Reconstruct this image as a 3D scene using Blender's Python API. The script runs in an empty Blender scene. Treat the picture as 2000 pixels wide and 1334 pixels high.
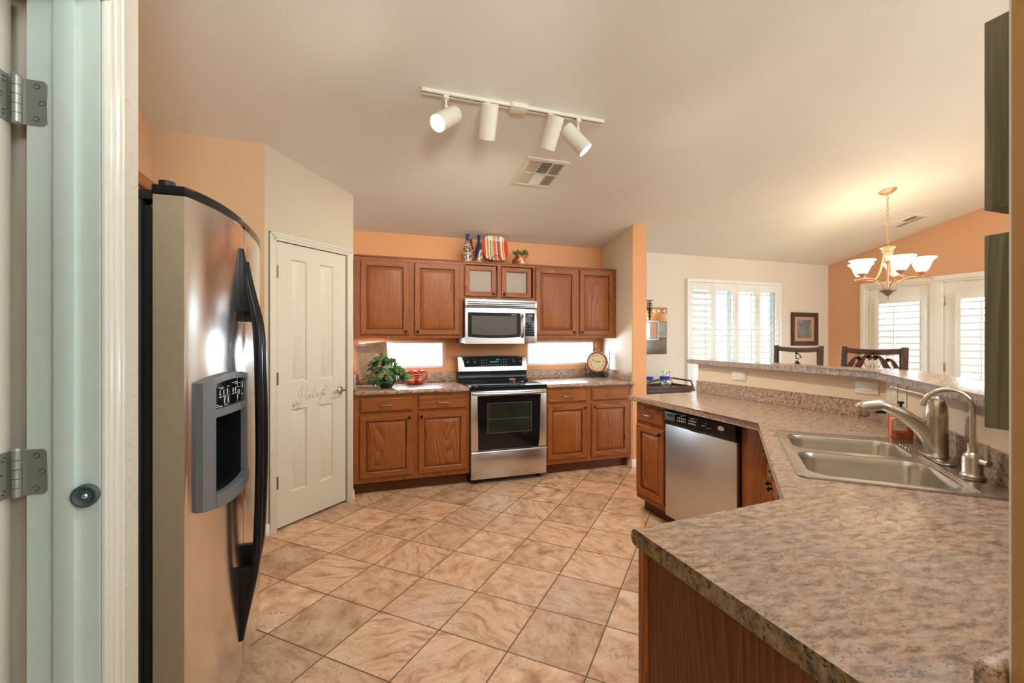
import bpy, bmesh, math, random
from mathutils import Vector, Matrix, noise as mnoise
C = bpy.context.scene.collection
S = bpy.context.scene
PI = math.pi
# ---------------------------------------------------------------- camera, world, exposure
cd = bpy.data.cameras.new('camera'); cam = bpy.data.objects.new('camera', cd); C.objects.link(cam)
cd.sensor_fit = 'HORIZONTAL'; cd.sensor_width = 36.0; cd.lens = 883.18 / 2000 * 36; cd.shift_y = -6.53 / 2000
cd.clip_start = 0.02; cd.clip_end = 100
cam.location = (0, 0, 1.372); cam.rotation_euler = (PI / 2, 0, -0.3372)
S.camera = cam
S.view_settings.view_transform = 'Standard'; S.view_settings.look = 'None'; S.view_settings.gamma = 1.0
S.view_settings.use_curve_mapping = False; S.view_settings.exposure = 0.76
S.cycles.use_denoising = True
S.cycles.max_bounces = 10; S.cycles.diffuse_bounces = 6; S.cycles.glossy_bounces = 5; S.cycles.transparent_max_bounces = 16
S.cycles.sample_clamp_indirect = 6.0
S.cycles.caustics_reflective = False; S.cycles.caustics_refractive = False
w = bpy.data.worlds.new('sky'); S.world = w; w.use_nodes = True
bgn = w.node_tree.nodes['Background']; bgn.inputs['Color'].default_value = (0.74, 0.93, 1.08, 1); bgn.inputs['Strength'].default_value = 6.4

# added fill lamp with no fixture, bounced off the ceiling from behind the camera
sl = bpy.data.lights.new('added_ceiling_bounce', 'SPOT'); sl.energy = 140; sl.spot_size = math.radians(130); sl.spot_blend = 0.6; sl.shadow_soft_size = 0.25; sl.color = (0.92, 0.97, 1.0)
so = bpy.data.objects.new('added_ceiling_bounce_lamp', sl); C.objects.link(so); so.location = (0.25, -1.3, 2.15); so.rotation_euler = Vector((-0.02, 0.66, 0.75)).to_track_quat('-Z', 'Y').to_euler()
def area(name, loc, rot, sx, sy, power, col, portal=False):
    l = bpy.data.lights.new(name, 'AREA'); l.shape = 'RECTANGLE'; l.size = sx; l.size_y = sy; l.energy = power; l.color = col
    o = bpy.data.objects.new(name, l); C.objects.link(o); o.location = loc; o.rotation_euler = rot
    if portal: l.cycles.is_portal = True
    return o
# sky-light portals; the strip lamps, clerestory, skylight and side window are added for fill
area('added_strip_window_light', (0.478, 4.875, 1.204), (-PI / 2, 0, 0), 0.84, 0.26, 9, (0.74, 0.87, 1.0))
area('added_strip_window_light', (2.283, 4.875, 1.204), (-PI / 2, 0, 0), 0.84, 0.26, 9, (0.74, 0.87, 1.0))
area('portal_dining_window', (4.83, 4.86, 1.45), (-PI / 2, 0, 0), 1.5, 1.3, 1, (1, 1, 1), True)
area('portal_patio_doors', (6.72, 3.40, 1.0), (0, PI / 2, 0), 2.0, 1.7, 1, (1, 1, 1), True)
area('portal_added_clerestory', (4.0, -4.06, 3.3), (PI / 2, 0, 0), 4.8, 1.6, 1, (1, 1, 1), True)
area('portal_added_skylight', (2.05, 0.95, 3.40), (-math.atan(0.22), 0, 0), 1.4, 0.93, 1, (1, 1, 1), True)
area('portal_added_side_window', (6.72, -1.5, 1.3), (0, PI / 2, 0), 2.0, 3.8, 1, (1, 1, 1), True)

# ---------------------------------------------------------------- mesh helpers
class MB:
    def __init__(s): s.bm = bmesh.new()
    def add(s, t, M=None, mat=None, norm=True):
        if norm and t.faces: bmesh.ops.recalc_face_normals(t, faces=t.faces)
        if mat is not None:
            for f in t.faces: f.material_index = mat
        if M is not None: t.transform(M)
        me = bpy.data.meshes.new('tmp'); t.to_mesh(me); t.free(); s.bm.from_mesh(me); bpy.data.meshes.remove(me)
        return s
    def box(s, x0, x1, y0, y1, z0, z1, bev=0, seg=2, mat=0, M=None):
        t = bmesh.new(); bmesh.ops.create_cube(t, size=1)
        for v in t.verts:
            v.co = Vector(((x0 + x1) / 2 + v.co.x * (x1 - x0), (y0 + y1) / 2 + v.co.y * (y1 - y0), (z0 + z1) / 2 + v.co.z * (z1 - z0)))
        if bev: bmesh.ops.bevel(t, geom=t.edges[:], offset=bev, segments=seg, profile=0.5, affect='EDGES', clamp_overlap=True)
        return s.add(t, M, mat)
    def prism(s, poly, z0, z1, bev=0, seg=3, mat=0, M=None, vbev=0):
        t = bmesh.new(); n = len(poly)
        a = [t.verts.new((p[0], p[1], z0)) for p in poly]; b = [t.verts.new((p[0], p[1], z1)) for p in poly]
        t.faces.new(a[::-1]); t.faces.new(b)
        for i in range(n): t.faces.new((a[i], a[(i + 1) % n], b[(i + 1) % n], b[i]))
        if vbev:
            ed = [e for e in t.edges if abs(e.verts[0].co.z - e.verts[1].co.z) > 1e-6]
            bmesh.ops.bevel(t, geom=ed, offset=vbev, segments=4, profile=0.5, affect='EDGES', clamp_overlap=True)
        if bev:
            ed = [e for e in t.edges if abs(e.verts[0].co.z - e.verts[1].co.z) < 1e-6]
            bmesh.ops.bevel(t, geom=ed, offset=bev, segments=seg, profile=0.5, affect='EDGES', clamp_overlap=True)
        return s.add(t, M, mat)
    def tube(s, pts, r, n=8, closed=False, mat=0, M=None, flat=None):
        pts = [Vector(p) for p in pts]; m = len(pts); rs = r if isinstance(r, (list, tuple)) else [r] * m
        t = bmesh.new(); rings = []; up = None
        for i in range(m):
            if closed: d = pts[(i + 1) % m] - pts[i - 1]
            else: d = pts[min(i + 1, m - 1)] - pts[max(i - 1, 0)]
            d.normalize()
            if up is None:
                up = d.cross(Vector((0, 0, 1)))
                if up.length < 1e-3: up = d.cross(Vector((1, 0, 0)))
                up.normalize()
            else:
                up = up - d * up.dot(d)
                if up.length < 1e-6: up = d.orthogonal()
                up.normalize()
            q = d.cross(up); ring = []
            for k in range(n):
                a = 2 * PI * k / n; f = flat if flat else 1.0
                ring.append(t.verts.new(pts[i] + up * (math.cos(a) * rs[i]) + q * (math.sin(a) * rs[i] * f)))
            rings.append(ring)
        for i in range(m if closed else m - 1):
            A = rings[i]; B = rings[(i + 1) % m]
            for k in range(n): t.faces.new((A[k], A[(k + 1) % n], B[(k + 1) % n], B[k]))
        if not closed: t.faces.new(rings[0][::-1]); t.faces.new(rings[-1])
        return s.add(t, M, mat)
    def cyl(s, p0, p1, r0, r1=None, n=20, mat=0, M=None):
        return s.tube([p0, p1], [r0, r0 if r1 is None else r1], n, mat=mat, M=M)
    def lathe(s, prof, n=24, M=None, mat=0, center=(0, 0, 0)):
        t = bmesh.new(); rings = []; cx, cy, cz = center
        for r, z in prof:
            if r < 1e-5: rings.append([t.verts.new((cx, cy, cz + z))])
            else: rings.append([t.verts.new((cx + r * math.cos(2 * PI * k / n), cy + r * math.sin(2 * PI * k / n), cz + z)) for k in range(n)])
        for A, B in zip(rings, rings[1:]):
            if len(A) == 1 and len(B) == 1: continue
            for k in range(n):
                if len(A) == 1: t.faces.new((A[0], B[(k + 1) % n], B[k]))
                elif len(B) == 1: t.faces.new((A[k], A[(k + 1) % n], B[0]))
                else: t.faces.new((A[k], A[(k + 1) % n], B[(k + 1) % n], B[k]))
        return s.add(t, M, mat)
    def loops(s, rects, mats=None, M=None, cap0=True, cap1=True, n=None):
        """stitched nested rectangles (x0,x1,z0,z1,y); mats(i, side) picks a slot, side 0 bottom 1 right 2 top 3 left"""
        t = bmesh.new(); R = []
        for x0, x1, z0, z1, y in rects: R.append([t.verts.new(p) for p in ((x0, y, z0), (x1, y, z0), (x1, y, z1), (x0, y, z1))])
        for i, (A, B) in enumerate(zip(R, R[1:])):
            for k in range(4):
                f = t.faces.new((A[k], A[(k + 1) % 4], B[(k + 1) % 4], B[k])); f.material_index = mats(i, k) if mats else 0
        if cap0: t.faces.new(R[0][::-1])
        if cap1: t.faces.new(R[-1])
        return s.add(t, M)
    def raw(s, vs, fs, mat=0, M=None, norm=False):
        t = bmesh.new(); v = [t.verts.new(p) for p in vs]
        for f in fs: t.faces.new([v[i] for i in f])
        return s.add(t, M, mat, norm)
    def sphere(s, c, r, n=12, sc=(1, 1, 1), mat=0):
        t = bmesh.new(); bmesh.ops.create_uvsphere(t, u_segments=n, v_segments=max(6, n // 2 + 2), radius=r)
        for v in t.verts: v.co = Vector((c[0] + v.co.x * sc[0], c[1] + v.co.y * sc[1], c[2] + v.co.z * sc[2]))
        return s.add(t, None, mat)
    def text(s, body, size, M, ext=0.0006, mat=0, shear=0.0):
        c = bpy.data.curves.new('tmp', 'FONT'); c.body = body; c.size = size; c.extrude = ext; c.align_x = 'CENTER'; c.align_y = 'CENTER'; c.shear = shear; c.resolution_u = 3
        o = bpy.data.objects.new('tmp', c); C.objects.link(o); bpy.context.view_layer.update()
        me = bpy.data.meshes.new_from_object(o.evaluated_get(bpy.context.evaluated_depsgraph_get()))
        t = bmesh.new(); t.from_mesh(me); bpy.data.objects.remove(o); bpy.data.curves.remove(c); bpy.data.meshes.remove(me)
        return s.add(t, M, mat, False)
    def cut(s, co, no):
        bmesh.ops.bisect_plane(s.bm, geom=s.bm.verts[:] + s.bm.edges[:] + s.bm.faces[:], plane_co=co, plane_no=no, clear_outer=True); return s
    def boolcut(s, other):
        a = s.build('tmp', []); b = other.build('tmp', [])
        md = a.modifiers.new('b', 'BOOLEAN'); md.operation = 'DIFFERENCE'; md.object = b; md.solver = 'EXACT'
        bpy.context.view_layer.update()
        me = bpy.data.meshes.new_from_object(a.evaluated_get(bpy.context.evaluated_depsgraph_get()))
        s.bm = bmesh.new(); s.bm.from_mesh(me)
        bpy.data.objects.remove(a); bpy.data.objects.remove(b); bpy.data.meshes.remove(me); return s
    def build(s, name, mats, parent=None, world=False, ang=35, smooth=True):
        me = bpy.data.meshes.new(name)
        if world and parent is not None: s.bm.transform(WM[parent.name].inverted())
        s.bm.to_mesh(me); s.bm.free()
        for m in (mats if isinstance(mats, (list, tuple)) else [mats]): me.materials.append(m)
        if smooth and len(me.polygons):
            me.polygons.foreach_set('use_smooth', [True] * len(me.polygons)); me.set_sharp_from_angle(angle=math.radians(ang))
        o = bpy.data.objects.new(name, me); C.objects.link(o)
        if parent is not None: o.parent = parent; WM[o.name] = WM[parent.name]
        return o
WM = {}
def thing(name, label, cat, loc=(0, 0, 0), rotz=0, group=None, M=None):
    o = bpy.data.objects.new(name, None); C.objects.link(o); o.empty_display_size = 0.1
    o.matrix_world = M if M is not None else Matrix.Translation(loc) @ Matrix.Rotation(rotz, 4, 'Z')
    WM[o.name] = o.matrix_basis.copy(); tag(o, label, cat, group); return o
def tag(o, label, cat, group=None, kind=None):
    if label: o['label'] = label
    if cat: o['category'] = cat
    if group: o['group'] = group
    if kind: o['kind'] = kind
    return o
def struct(name, mb, mats, parent=None, **k):
    k.setdefault('smooth', not name.startswith(('wall_', 'ceiling', 'floor', 'ground')) or name in ('wall_wing', 'wall_partition'))
    o = mb.build(name, mats, parent, **k)
    if parent is None: o['kind'] = 'structure'; WM[o.name] = Matrix.Identity(4)
    return o
def dup(root, M, label):
    r = root.copy(); C.objects.link(r); r.matrix_world = M; r['label'] = label; WM[r.name] = M
    def rec(a, b):
        for ch in list(a.children):
            c = ch.copy(); C.objects.link(c); c.parent = b; WM[c.name] = M; rec(ch, c)
    rec(root, r); return r
YZ0 = Matrix(((0, 0, 1, 0), (1, 0, 0, 0), (0, 1, 0, 0), (0, 0, 0, 1)))
def RZ(a): return Matrix.Rotation(a, 4, 'Z')
def RX(a): return Matrix.Rotation(a, 4, 'X')
def RY(a): return Matrix.Rotation(a, 4, 'Y')
def TR(*p): return Matrix.Translation(p)
def arc(c, r, a0, a1, n, u=(1, 0, 0), v=(0, 0, 1)):
    u = Vector(u); v = Vector(v); c = Vector(c)
    return [c + u * (r * math.cos(a0 + (a1 - a0) * i / n)) + v * (r * math.sin(a0 + (a1 - a0) * i / n)) for i in range(n + 1)]
def bez(p, n=12):
    p = [Vector(q) for q in p]; out = []
    for i in range(n + 1):
        t = i / n; q = p[:]
        while len(q) > 1: q = [a.lerp(b, t) for a, b in zip(q, q[1:])]
        out.append(q[0])
    return out
def crom(p, n=8):
    p = [Vector(q) for q in p]; P = [p[0] * 2 - p[1]] + p + [p[-1] * 2 - p[-2]]; out = []
    for i in range(1, len(P) - 2):
        a, b, c, d = P[i - 1:i + 3]
        for k in range(n):
            t = k / n; out.append(0.5 * ((2 * b) + (c - a) * t + (2 * a - 5 * b + 4 * c - d) * t * t + (3 * b - a - 3 * c + d) * t ** 3))
    return out + [p[-1]]
def strip(pts, o1, o2):
    """polygon between two offsets of a polyline (positive = right of travel)"""
    def off(o):
        out = []; n = len(pts)
        for i in range(n):
            ns = []
            for a, b in ((i - 1, i), (i, i + 1)):
                if a >= 0 and b < n:
                    d = Vector(pts[b]) - Vector(pts[a]); d.normalize(); ns.append(Vector((d.y, -d.x)))
            m = ns[0] if len(ns) == 1 else (ns[0] + ns[1]).normalized()
            out.append(Vector(pts[i]) + m * (o / m.dot(ns[0])))
        return out
    return [tuple(p) for p in off(o1)] + [tuple(p) for p in reversed(off(o2))]

# ---------------------------------------------------------------- materials
def srgb(r, g, b):
    f = lambda c: (c / 255 / 12.92) if c / 255 <= 0.04045 else ((c / 255 + 0.055) / 1.055) ** 2.4
    return (f(r), f(g), f(b), 1)
def nd(nt, typ, ins=None, **at):
    n = nt.nodes.new(typ)
    for k, v in at.items(): setattr(n, k, v)
    for k, v in (ins or {}).items():
        s = n.inputs[k]
        if isinstance(v, bpy.types.NodeSocket): nt.links.new(v, s)
        else: s.default_value = v
    return n
def ramp(nt, fac, stops, interp='LINEAR'):
    n = nd(nt, 'ShaderNodeValToRGB', {'Fac': fac}); e = n.color_ramp.elements; n.color_ramp.interpolation = interp
    while len(e) < len(stops): e.new(0.5)
    for i, (p, c) in enumerate(stops): e[i].position = p; e[i].color = c if len(c) == 4 else (*c, 1)
    return n.outputs['Color']
def base(name, color=(0.8, 0.8, 0.8, 1), rough=0.5, metal=0.0, spec=0.5, coat=0.0, trans=0.0, emis=None, es=0.0, ior=1.45, alpha=1.0):
    m = bpy.data.materials.new(name); m.use_nodes = True; nt = m.node_tree; b = nt.nodes['Principled BSDF']
    b.inputs['Base Color'].default_value = color if len(color) == 4 else (*color, 1)
    b.inputs['Roughness'].default_value = rough; b.inputs['Metallic'].default_value = metal
    b.inputs['Specular IOR Level'].default_value = spec; b.inputs['Coat Weight'].default_value = coat; b.inputs['Coat Roughness'].default_value = 0.15
    b.inputs['Transmission Weight'].default_value = trans; b.inputs['IOR'].default_value = ior; b.inputs['Alpha'].default_value = alpha
    if emis: b.inputs['Emission Color'].default_value = emis if len(emis) == 4 else (*emis, 1); b.inputs['Emission Strength'].default_value = es
    return m, nt, b
def lk(nt, a, b): nt.links.new(a, b)
def coords(nt, scale=(1, 1, 1), rot=(0, 0, 0), rnd=0.0, src='Object'):
    tc = nd(nt, 'ShaderNodeTexCoord'); v = tc.outputs[src]
    if rnd:
        oi = nd(nt, 'ShaderNodeObjectInfo'); a = nd(nt, 'ShaderNodeVectorMath', {0: v, 1: oi.outputs['Random']}, operation='ADD')
        k = nd(nt, 'ShaderNodeMath', {0: oi.outputs['Random'], 1: rnd}, operation='MULTIPLY')
        a = nd(nt, 'ShaderNodeVectorMath', {0: v, 1: k.outputs[0]}, operation='ADD'); v = a.outputs[0]
    return nd(nt, 'ShaderNodeMapping', {'Vector': v, 'Scale': scale, 'Rotation': rot}).outputs[0]
def noise(nt, v, scale, detail=3, rough=0.5, dist=0.0):
    return nd(nt, 'ShaderNodeTexNoise', {'Vector': v, 'Scale': scale, 'Detail': detail, 'Roughness': rough, 'Distortion': dist}).outputs['Fac']
def bump(nt, b, h, strength=0.2, dist=0.002):
    n = nd(nt, 'ShaderNodeBump', {'Height': h, 'Strength': strength, 'Distance': dist}); lk(nt, n.outputs[0], b.inputs['Normal'])
def simple(name, col, rough=0.5, metal=0.0, var=0.06, sc=30, **k):
    """plain paint / plastic / metal with a faint procedural tone variation"""
    m, nt, b = base(name, col, rough, metal, **k); c = col
    d = tuple(max(0, x * (1 - var)) for x in c[:3]); u = tuple(min(1, x * (1 + var)) for x in c[:3])
    lk(nt, ramp(nt, noise(nt, coords(nt), sc), [(0.3, d), (0.7, u)]), b.inputs['Base Color']); return m
def wallpaint(name, col, bs=0.25):
    m, nt, b = base(name, col, 0.62, spec=0.35); v = coords(nt)
    c = col[:3]; lk(nt, ramp(nt, noise(nt, v, 1.3, 2), [(0.3, tuple(x * 0.97 for x in c)), (0.7, tuple(min(1, x * 1.03) for x in c))]), b.inputs['Base Color'])
    n1 = noise(nt, v, 38, 2, 0.55, 0.4); h = ramp(nt, n1, [(0.48, (0, 0, 0)), (0.62, (1, 1, 1))])
    bump(nt, b, h, bs, 0.002); return m
def oak(name, horiz=False, dark=1.0, lo=(0.038, 0.010, 0.003), mid=(0.195, 0.054, 0.0125), hi=(0.40, 0.130, 0.032), rough=0.36):
    m, nt, b = base(name, mid, rough, spec=0.28)
    tc = nd(nt, 'ShaderNodeTexCoord'); oi = nd(nt, 'ShaderNodeObjectInfo')
    k = nd(nt, 'ShaderNodeMath', {0: oi.outputs['Random'], 1: 7.0}, operation='MULTIPLY')
    v = nd(nt, 'ShaderNodeVectorMath', {0: tc.outputs['Object'], 1: k.outputs[0]}, operation='ADD').outputs[0]
    sp = nd(nt, 'ShaderNodeSeparateXYZ', {0: v})
    a = nd(nt, 'ShaderNodeMath', {0: sp.outputs[0], 1: sp.outputs[1]}, operation='ADD').outputs[0]; z = sp.outputs[2]
    if horiz: a, z = z, a
    z1 = nd(nt, 'ShaderNodeMath', {0: z, 1: 0.10}, operation='MULTIPLY').outputs[0]
    q = nd(nt, 'ShaderNodeCombineXYZ', {0: a, 1: z1, 2: k.outputs[0]}).outputs[0]
    big = noise(nt, q, 3.6, 1.2, 0.4)                     # growth-ring field, long along the grain
    r0 = nd(nt, 'ShaderNodeMath', {0: big, 1: 34.0}, operation='MULTIPLY').outputs[0]
    r1 = nd(nt, 'ShaderNodeMath', {0: a, 1: 62.0, 2: r0}, operation='MULTIPLY_ADD').outputs[0]
    r2 = nd(nt, 'ShaderNodeMath', {0: r1}, operation='FRACT').outputs[0]
    z2 = nd(nt, 'ShaderNodeMath', {0: z, 1: 0.03}, operation='MULTIPLY').outputs[0]
    q2 = nd(nt, 'ShaderNodeCombineXYZ', {0: a, 1: z2, 2: k.outputs[0]}).outputs[0]
    por = noise(nt, q2, 330, 2, 0.6)
    tone = noise(nt, q, 14, 2)
    f = nd(nt, 'ShaderNodeMath', {0: r2, 1: 0.36}, operation='MULTIPLY').outputs[0]
    f = nd(nt, 'ShaderNodeMath', {0: por, 1: 0.85, 2: f}, operation='MULTIPLY_ADD').outputs[0]
    f = nd(nt, 'ShaderNodeMath', {0: tone, 1: 0.25, 2: f}, operation='MULTIPLY_ADD').outputs[0]
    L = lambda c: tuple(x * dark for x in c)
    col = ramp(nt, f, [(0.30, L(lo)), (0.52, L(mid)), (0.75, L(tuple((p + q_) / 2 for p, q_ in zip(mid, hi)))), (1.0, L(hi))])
    lk(nt, col, b.inputs['Base Color']); bump(nt, b, f, 0.12, 0.001); return m
def laminate(name, lo, mid, hi, speck, sp=0.5, sc=1.0, rough=0.28):
    m, nt, b = base(name, mid, rough, spec=0.5); v = coords(nt, (1, 1, 1)); vs = coords(nt, (0.55, 1.2, 1), (0, 0, 0.5))
    n1 = noise(nt, vs, 46 * sc, 6, 0.66, 0.3); n2 = noise(nt, v, 6.0, 4, 0.6); n3 = noise(nt, v, 210 * sc, 3, 0.7); n4 = noise(nt, vs, 75 * sc, 4, 0.7)
    c = ramp(nt, n1, [(0.36, lo), (0.48, mid), (0.66, hi)])
    g = nd(nt, 'ShaderNodeMix', {0: ramp(nt, n2, [(0.42, (0, 0, 0)), (0.66, (0.42, 0.42, 0.42))]), 6: c, 7: (0.30, 0.24, 0.21, 1)}, data_type='RGBA').outputs[2]
    k = nd(nt, 'ShaderNodeMath', {0: n3, 1: n4}, operation='MULTIPLY').outputs[0]
    g = nd(nt, 'ShaderNodeMix', {0: ramp(nt, k, [(0.27, (0, 0, 0)), (0.36, (sp, sp, sp))]), 6: g, 7: (*speck, 1)}, data_type='RGBA').outputs[2]
    lk(nt, g, b.inputs['Base Color'])
    lk(nt, ramp(nt, n4, [(0.3, (rough - 0.05,) * 3), (0.7, (rough + 0.1,) * 3)]), b.inputs['Roughness']); return m
def steel(name, col=(0.66, 0.63, 0.59), rough=0.26, stretch=(1, 1, 160), amt=0.012):
    m, nt, b = base(name, col, rough, 1.0); n1 = noise(nt, coords(nt, stretch), 6, 3, 0.6)
    lk(nt, ramp(nt, n1, [(0.3, tuple(x * 0.985 for x in col)), (0.7, tuple(min(1, x * 1.02) for x in col))]), b.inputs['Base Color'])
    return m
def tilefloor():
    m, nt, b = base('floor_tile', (0.6, 0.4, 0.28, 1), 0.33, spec=0.5)
    tc = nd(nt, 'ShaderNodeTexCoord'); P = 0.3536
    mp = nd(nt, 'ShaderNodeMapping', {'Vector': tc.outputs['Object'], 'Rotation': (0, 0, PI / 4 - 0.020), 'Scale': (1 / P, 1 / P, 1)}).outputs[0]
    # a grid corner sits at (-0.15, 3.609)
    c, s_ = math.cos(PI / 4 - 0.020), math.sin(PI / 4 - 0.020); gx, gy = -0.150 / P, 3.354 / P + 0.255 / P
    ox, oy = c * gx - s_ * gy, s_ * gx + c * gy
    q = nd(nt, 'ShaderNodeVectorMath', {0: mp, 1: (-ox + 40, -oy + 40, 0)}, operation='ADD').outputs[0]
    cell = nd(nt, 'ShaderNodeVectorMath', {0: q}, operation='FLOOR').outputs[0]; fr = nd(nt, 'ShaderNodeVectorMath', {0: q}, operation='FRACTION').outputs[0]
    sx = nd(nt, 'ShaderNodeSeparateXYZ', {0: fr})
    def edge(o):
        i = nd(nt, 'ShaderNodeMath', {0: 1.0, 1: o}, operation='SUBTRACT').outputs[0]; return nd(nt, 'ShaderNodeMath', {0: o, 1: i}, operation='MINIMUM').outputs[0]
    e = nd(nt, 'ShaderNodeMath', {0: edge(sx.outputs[0]), 1: edge(sx.outputs[1])}, operation='MINIMUM').outputs[0]
    tilem = ramp(nt, e, [(0.0065, (0, 0, 0)), (0.0110, (1, 1, 1))])
    wn = nd(nt, 'ShaderNodeTexWhiteNoise', {'Vector': cell}, noise_dimensions='3D')
    off = nd(nt, 'ShaderNodeVectorMath', {0: wn.outputs['Color'], 1: (37, 37, 37)}, operation='MULTIPLY').outputs[0]
    ang = nd(nt, 'ShaderNodeMath', {0: wn.outputs['Value'], 1: 6.283}, operation='MULTIPLY').outputs[0]
    rot = nd(nt, 'ShaderNodeVectorRotate', {'Vector': fr, 'Center': (0.5, 0.5, 0), 'Angle': ang}, rotation_type='Z_AXIS').outputs[0]
    v = nd(nt, 'ShaderNodeVectorMath', {0: rot, 1: off}, operation='ADD').outputs[0]
    warp = nd(nt, 'ShaderNodeTexNoise', {'Vector': v, 'Scale': 1.7, 'Detail': 2})
    v2 = nd(nt, 'ShaderNodeVectorMath', {0: warp.outputs['Color'], 1: (0.55, 0.55, 0.55), 2: v}, operation='MULTIPLY_ADD').outputs[0]
    st = nd(nt, 'ShaderNodeMapping', {'Vector': v2, 'Scale': (0.8, 5.0, 1)}).outputs[0]
    vein = noise(nt, st, 2.0, 5, 0.6); cloud = noise(nt, v, 3.5, 5, 0.6); fine = noise(nt, v2, 22, 5, 0.7)
    vw = nd(nt, 'ShaderNodeMapRange', {0: nd(nt, 'ShaderNodeSeparateColor', {0: wn.outputs['Color']}).outputs[1], 1: 0.25, 2: 0.95, 3: 0.15, 4: 0.85}).outputs[0]
    f = nd(nt, 'ShaderNodeMix', {0: vw, 2: cloud, 3: vein}).outputs[0]
    f = nd(nt, 'ShaderNodeMath', {0: nd(nt, 'ShaderNodeMath', {0: fine, 1: 0.5}, operation='SUBTRACT').outputs[0], 1: 0.30, 2: f}, operation='MULTIPLY_ADD').outputs[0]
    col = ramp(nt, f, [(0.33, (0.34, 0.165, 0.084)), (0.43, (0.52, 0.295, 0.170)), (0.53, (0.66, 0.42, 0.265)), (0.66, (0.78, 0.56, 0.40))])
    spk = ramp(nt, nd(nt, 'ShaderNodeMath', {0: fine, 1: vein}, operation='MULTIPLY').outputs[0], [(0.30, (0, 0, 0)), (0.38, (0.6, 0.6, 0.6))])
    col = nd(nt, 'ShaderNodeMix', {0: spk, 6: col, 7: (0.22, 0.125, 0.08, 1)}, data_type='RGBA').outputs[2]
    hs = nd(nt, 'ShaderNodeHueSaturation', {'Color': col, 'Value': nd(nt, 'ShaderNodeMapRange', {0: wn.outputs['Value'], 3: 0.84, 4: 1.14}).outputs[0], 'Fac': 1.0}).outputs[0]
    col = nd(nt, 'ShaderNodeMix', {0: tilem, 6: (0.135, 0.072, 0.034, 1), 7: hs}, data_type='RGBA').outputs[2]
    lk(nt, col, b.inputs['Base Color'])
    lk(nt, nd(nt, 'ShaderNodeMix', {0: tilem, 2: 0.8, 3: 0.34}).outputs[0], b.inputs['Roughness'])
    h = nd(nt, 'ShaderNodeMath', {0: fine, 1: 0.05, 2: tilem}, operation='MULTIPLY_ADD').outputs[0]
    bump(nt, b, h, 0.5, 0.002); return m
def pane_mat(name, tint=(0.97, 0.99, 0.99), g=0.06):
    m = bpy.data.materials.new(name); m.use_nodes = True; nt = m.node_tree; nt.nodes.remove(nt.nodes['Principled BSDF'])
    t = nd(nt, 'ShaderNodeBsdfTransparent', {'Color': (*tint, 1)}); gl = nd(nt, 'ShaderNodeBsdfGlossy', {'Color': (1, 1, 1, 1), 'Roughness': 0.02})
    fz = nd(nt, 'ShaderNodeLayerWeight', {'Blend': 0.12}); k = nd(nt, 'ShaderNodeMath', {0: fz.outputs['Fresnel'], 1: g}, operation='ADD', use_clamp=True)
    lk(nt, nd(nt, 'ShaderNodeMixShader', {0: k.outputs[0], 1: t.outputs[0], 2: gl.outputs[0]}).outputs[0], nt.nodes['Material Output'].inputs[0]); return m
def stripes(name, axis, stops, s0, s1, rough=0.2, cyc=None):
    """constant colour bands along one object axis between s0 and s1"""
    m, nt, b = base(name, (0.5, 0.1, 0.05, 1), rough, coat=0.5); tc = nd(nt, 'ShaderNodeTexCoord'); sp = nd(nt, 'ShaderNodeSeparateXYZ', {0: tc.outputs['Object']})
    w_ = noise(nt, tc.outputs['Object'], 18, 1); a = nd(nt, 'ShaderNodeMath', {0: w_, 1: 0.004, 2: sp.outputs[axis]}, operation='MULTIPLY_ADD').outputs[0]
    f = nd(nt, 'ShaderNodeMapRange', {0: a, 1: s0, 2: s1}).outputs[0]
    lk(nt, ramp(nt, f, stops, 'CONSTANT'), b.inputs['Base Color']); return m
def emit(name, col, st):
    m = bpy.data.materials.new(name); m.use_nodes = True; nt = m.node_tree; nt.nodes.remove(nt.nodes['Principled BSDF'])
    lk(nt, nd(nt, 'ShaderNodeEmission', {'Color': (*col, 1), 'Strength': st}).outputs[0], nt.nodes['Material Output'].inputs[0]); return m

PEACH = wallpaint('peach_wall_paint', srgb(224, 160, 108)); CREAM = wallpaint('cream_wall_paint', srgb(226, 213, 192)); TAN = wallpaint('tan_wall_paint', srgb(222, 184, 144))
CEIL = wallpaint('ceiling_paint', srgb(233, 233, 224), 0.2); WHITE = simple('white_trim_paint', srgb(236, 232, 220), 0.35, var=0.02, spec=0.5); DOORW = simple('white_door_paint', srgb(214, 206, 186), 0.4, var=0.02)
FLOOR = tilefloor(); OAKV = oak('stained_oak_upright'); OAKH = oak('stained_oak_level', True); OAKD = oak('dark_stained_oak_panel', dark=0.48); OAKT = oak('oak_toe_kick', True, dark=0.4); OAKG = oak('oak_groove_shade', dark=0.42)  # the groove oak is darkened to hold the shade of the recess
LAM = laminate('laminate_top_glare', (0.180, 0.098, 0.058), (0.39, 0.228, 0.137), (0.55, 0.365, 0.240), (0.08, 0.050, 0.035), 0.8, 1.0, 0.24)  # glare on the tops is put into this softer speckle
LAMS = laminate('laminate_backsplash', (0.12, 0.064, 0.038), (0.43, 0.258, 0.160), (0.62, 0.42, 0.275), (0.035, 0.024, 0.018), 0.95, 1.25, 0.35)
STEEL = steel('brushed_steel'); STEELV = steel('brushed_steel_upright', (0.76, 0.73, 0.69), 0.18, (2, 2, 120)); SINKM = steel('sink_steel', (0.60, 0.55, 0.48), 0.27, (2, 2, 2), 0.012); NICKEL = steel('brushed_nickel', (0.55, 0.47, 0.37), 0.31, (60, 60, 60), 0.015)
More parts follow.
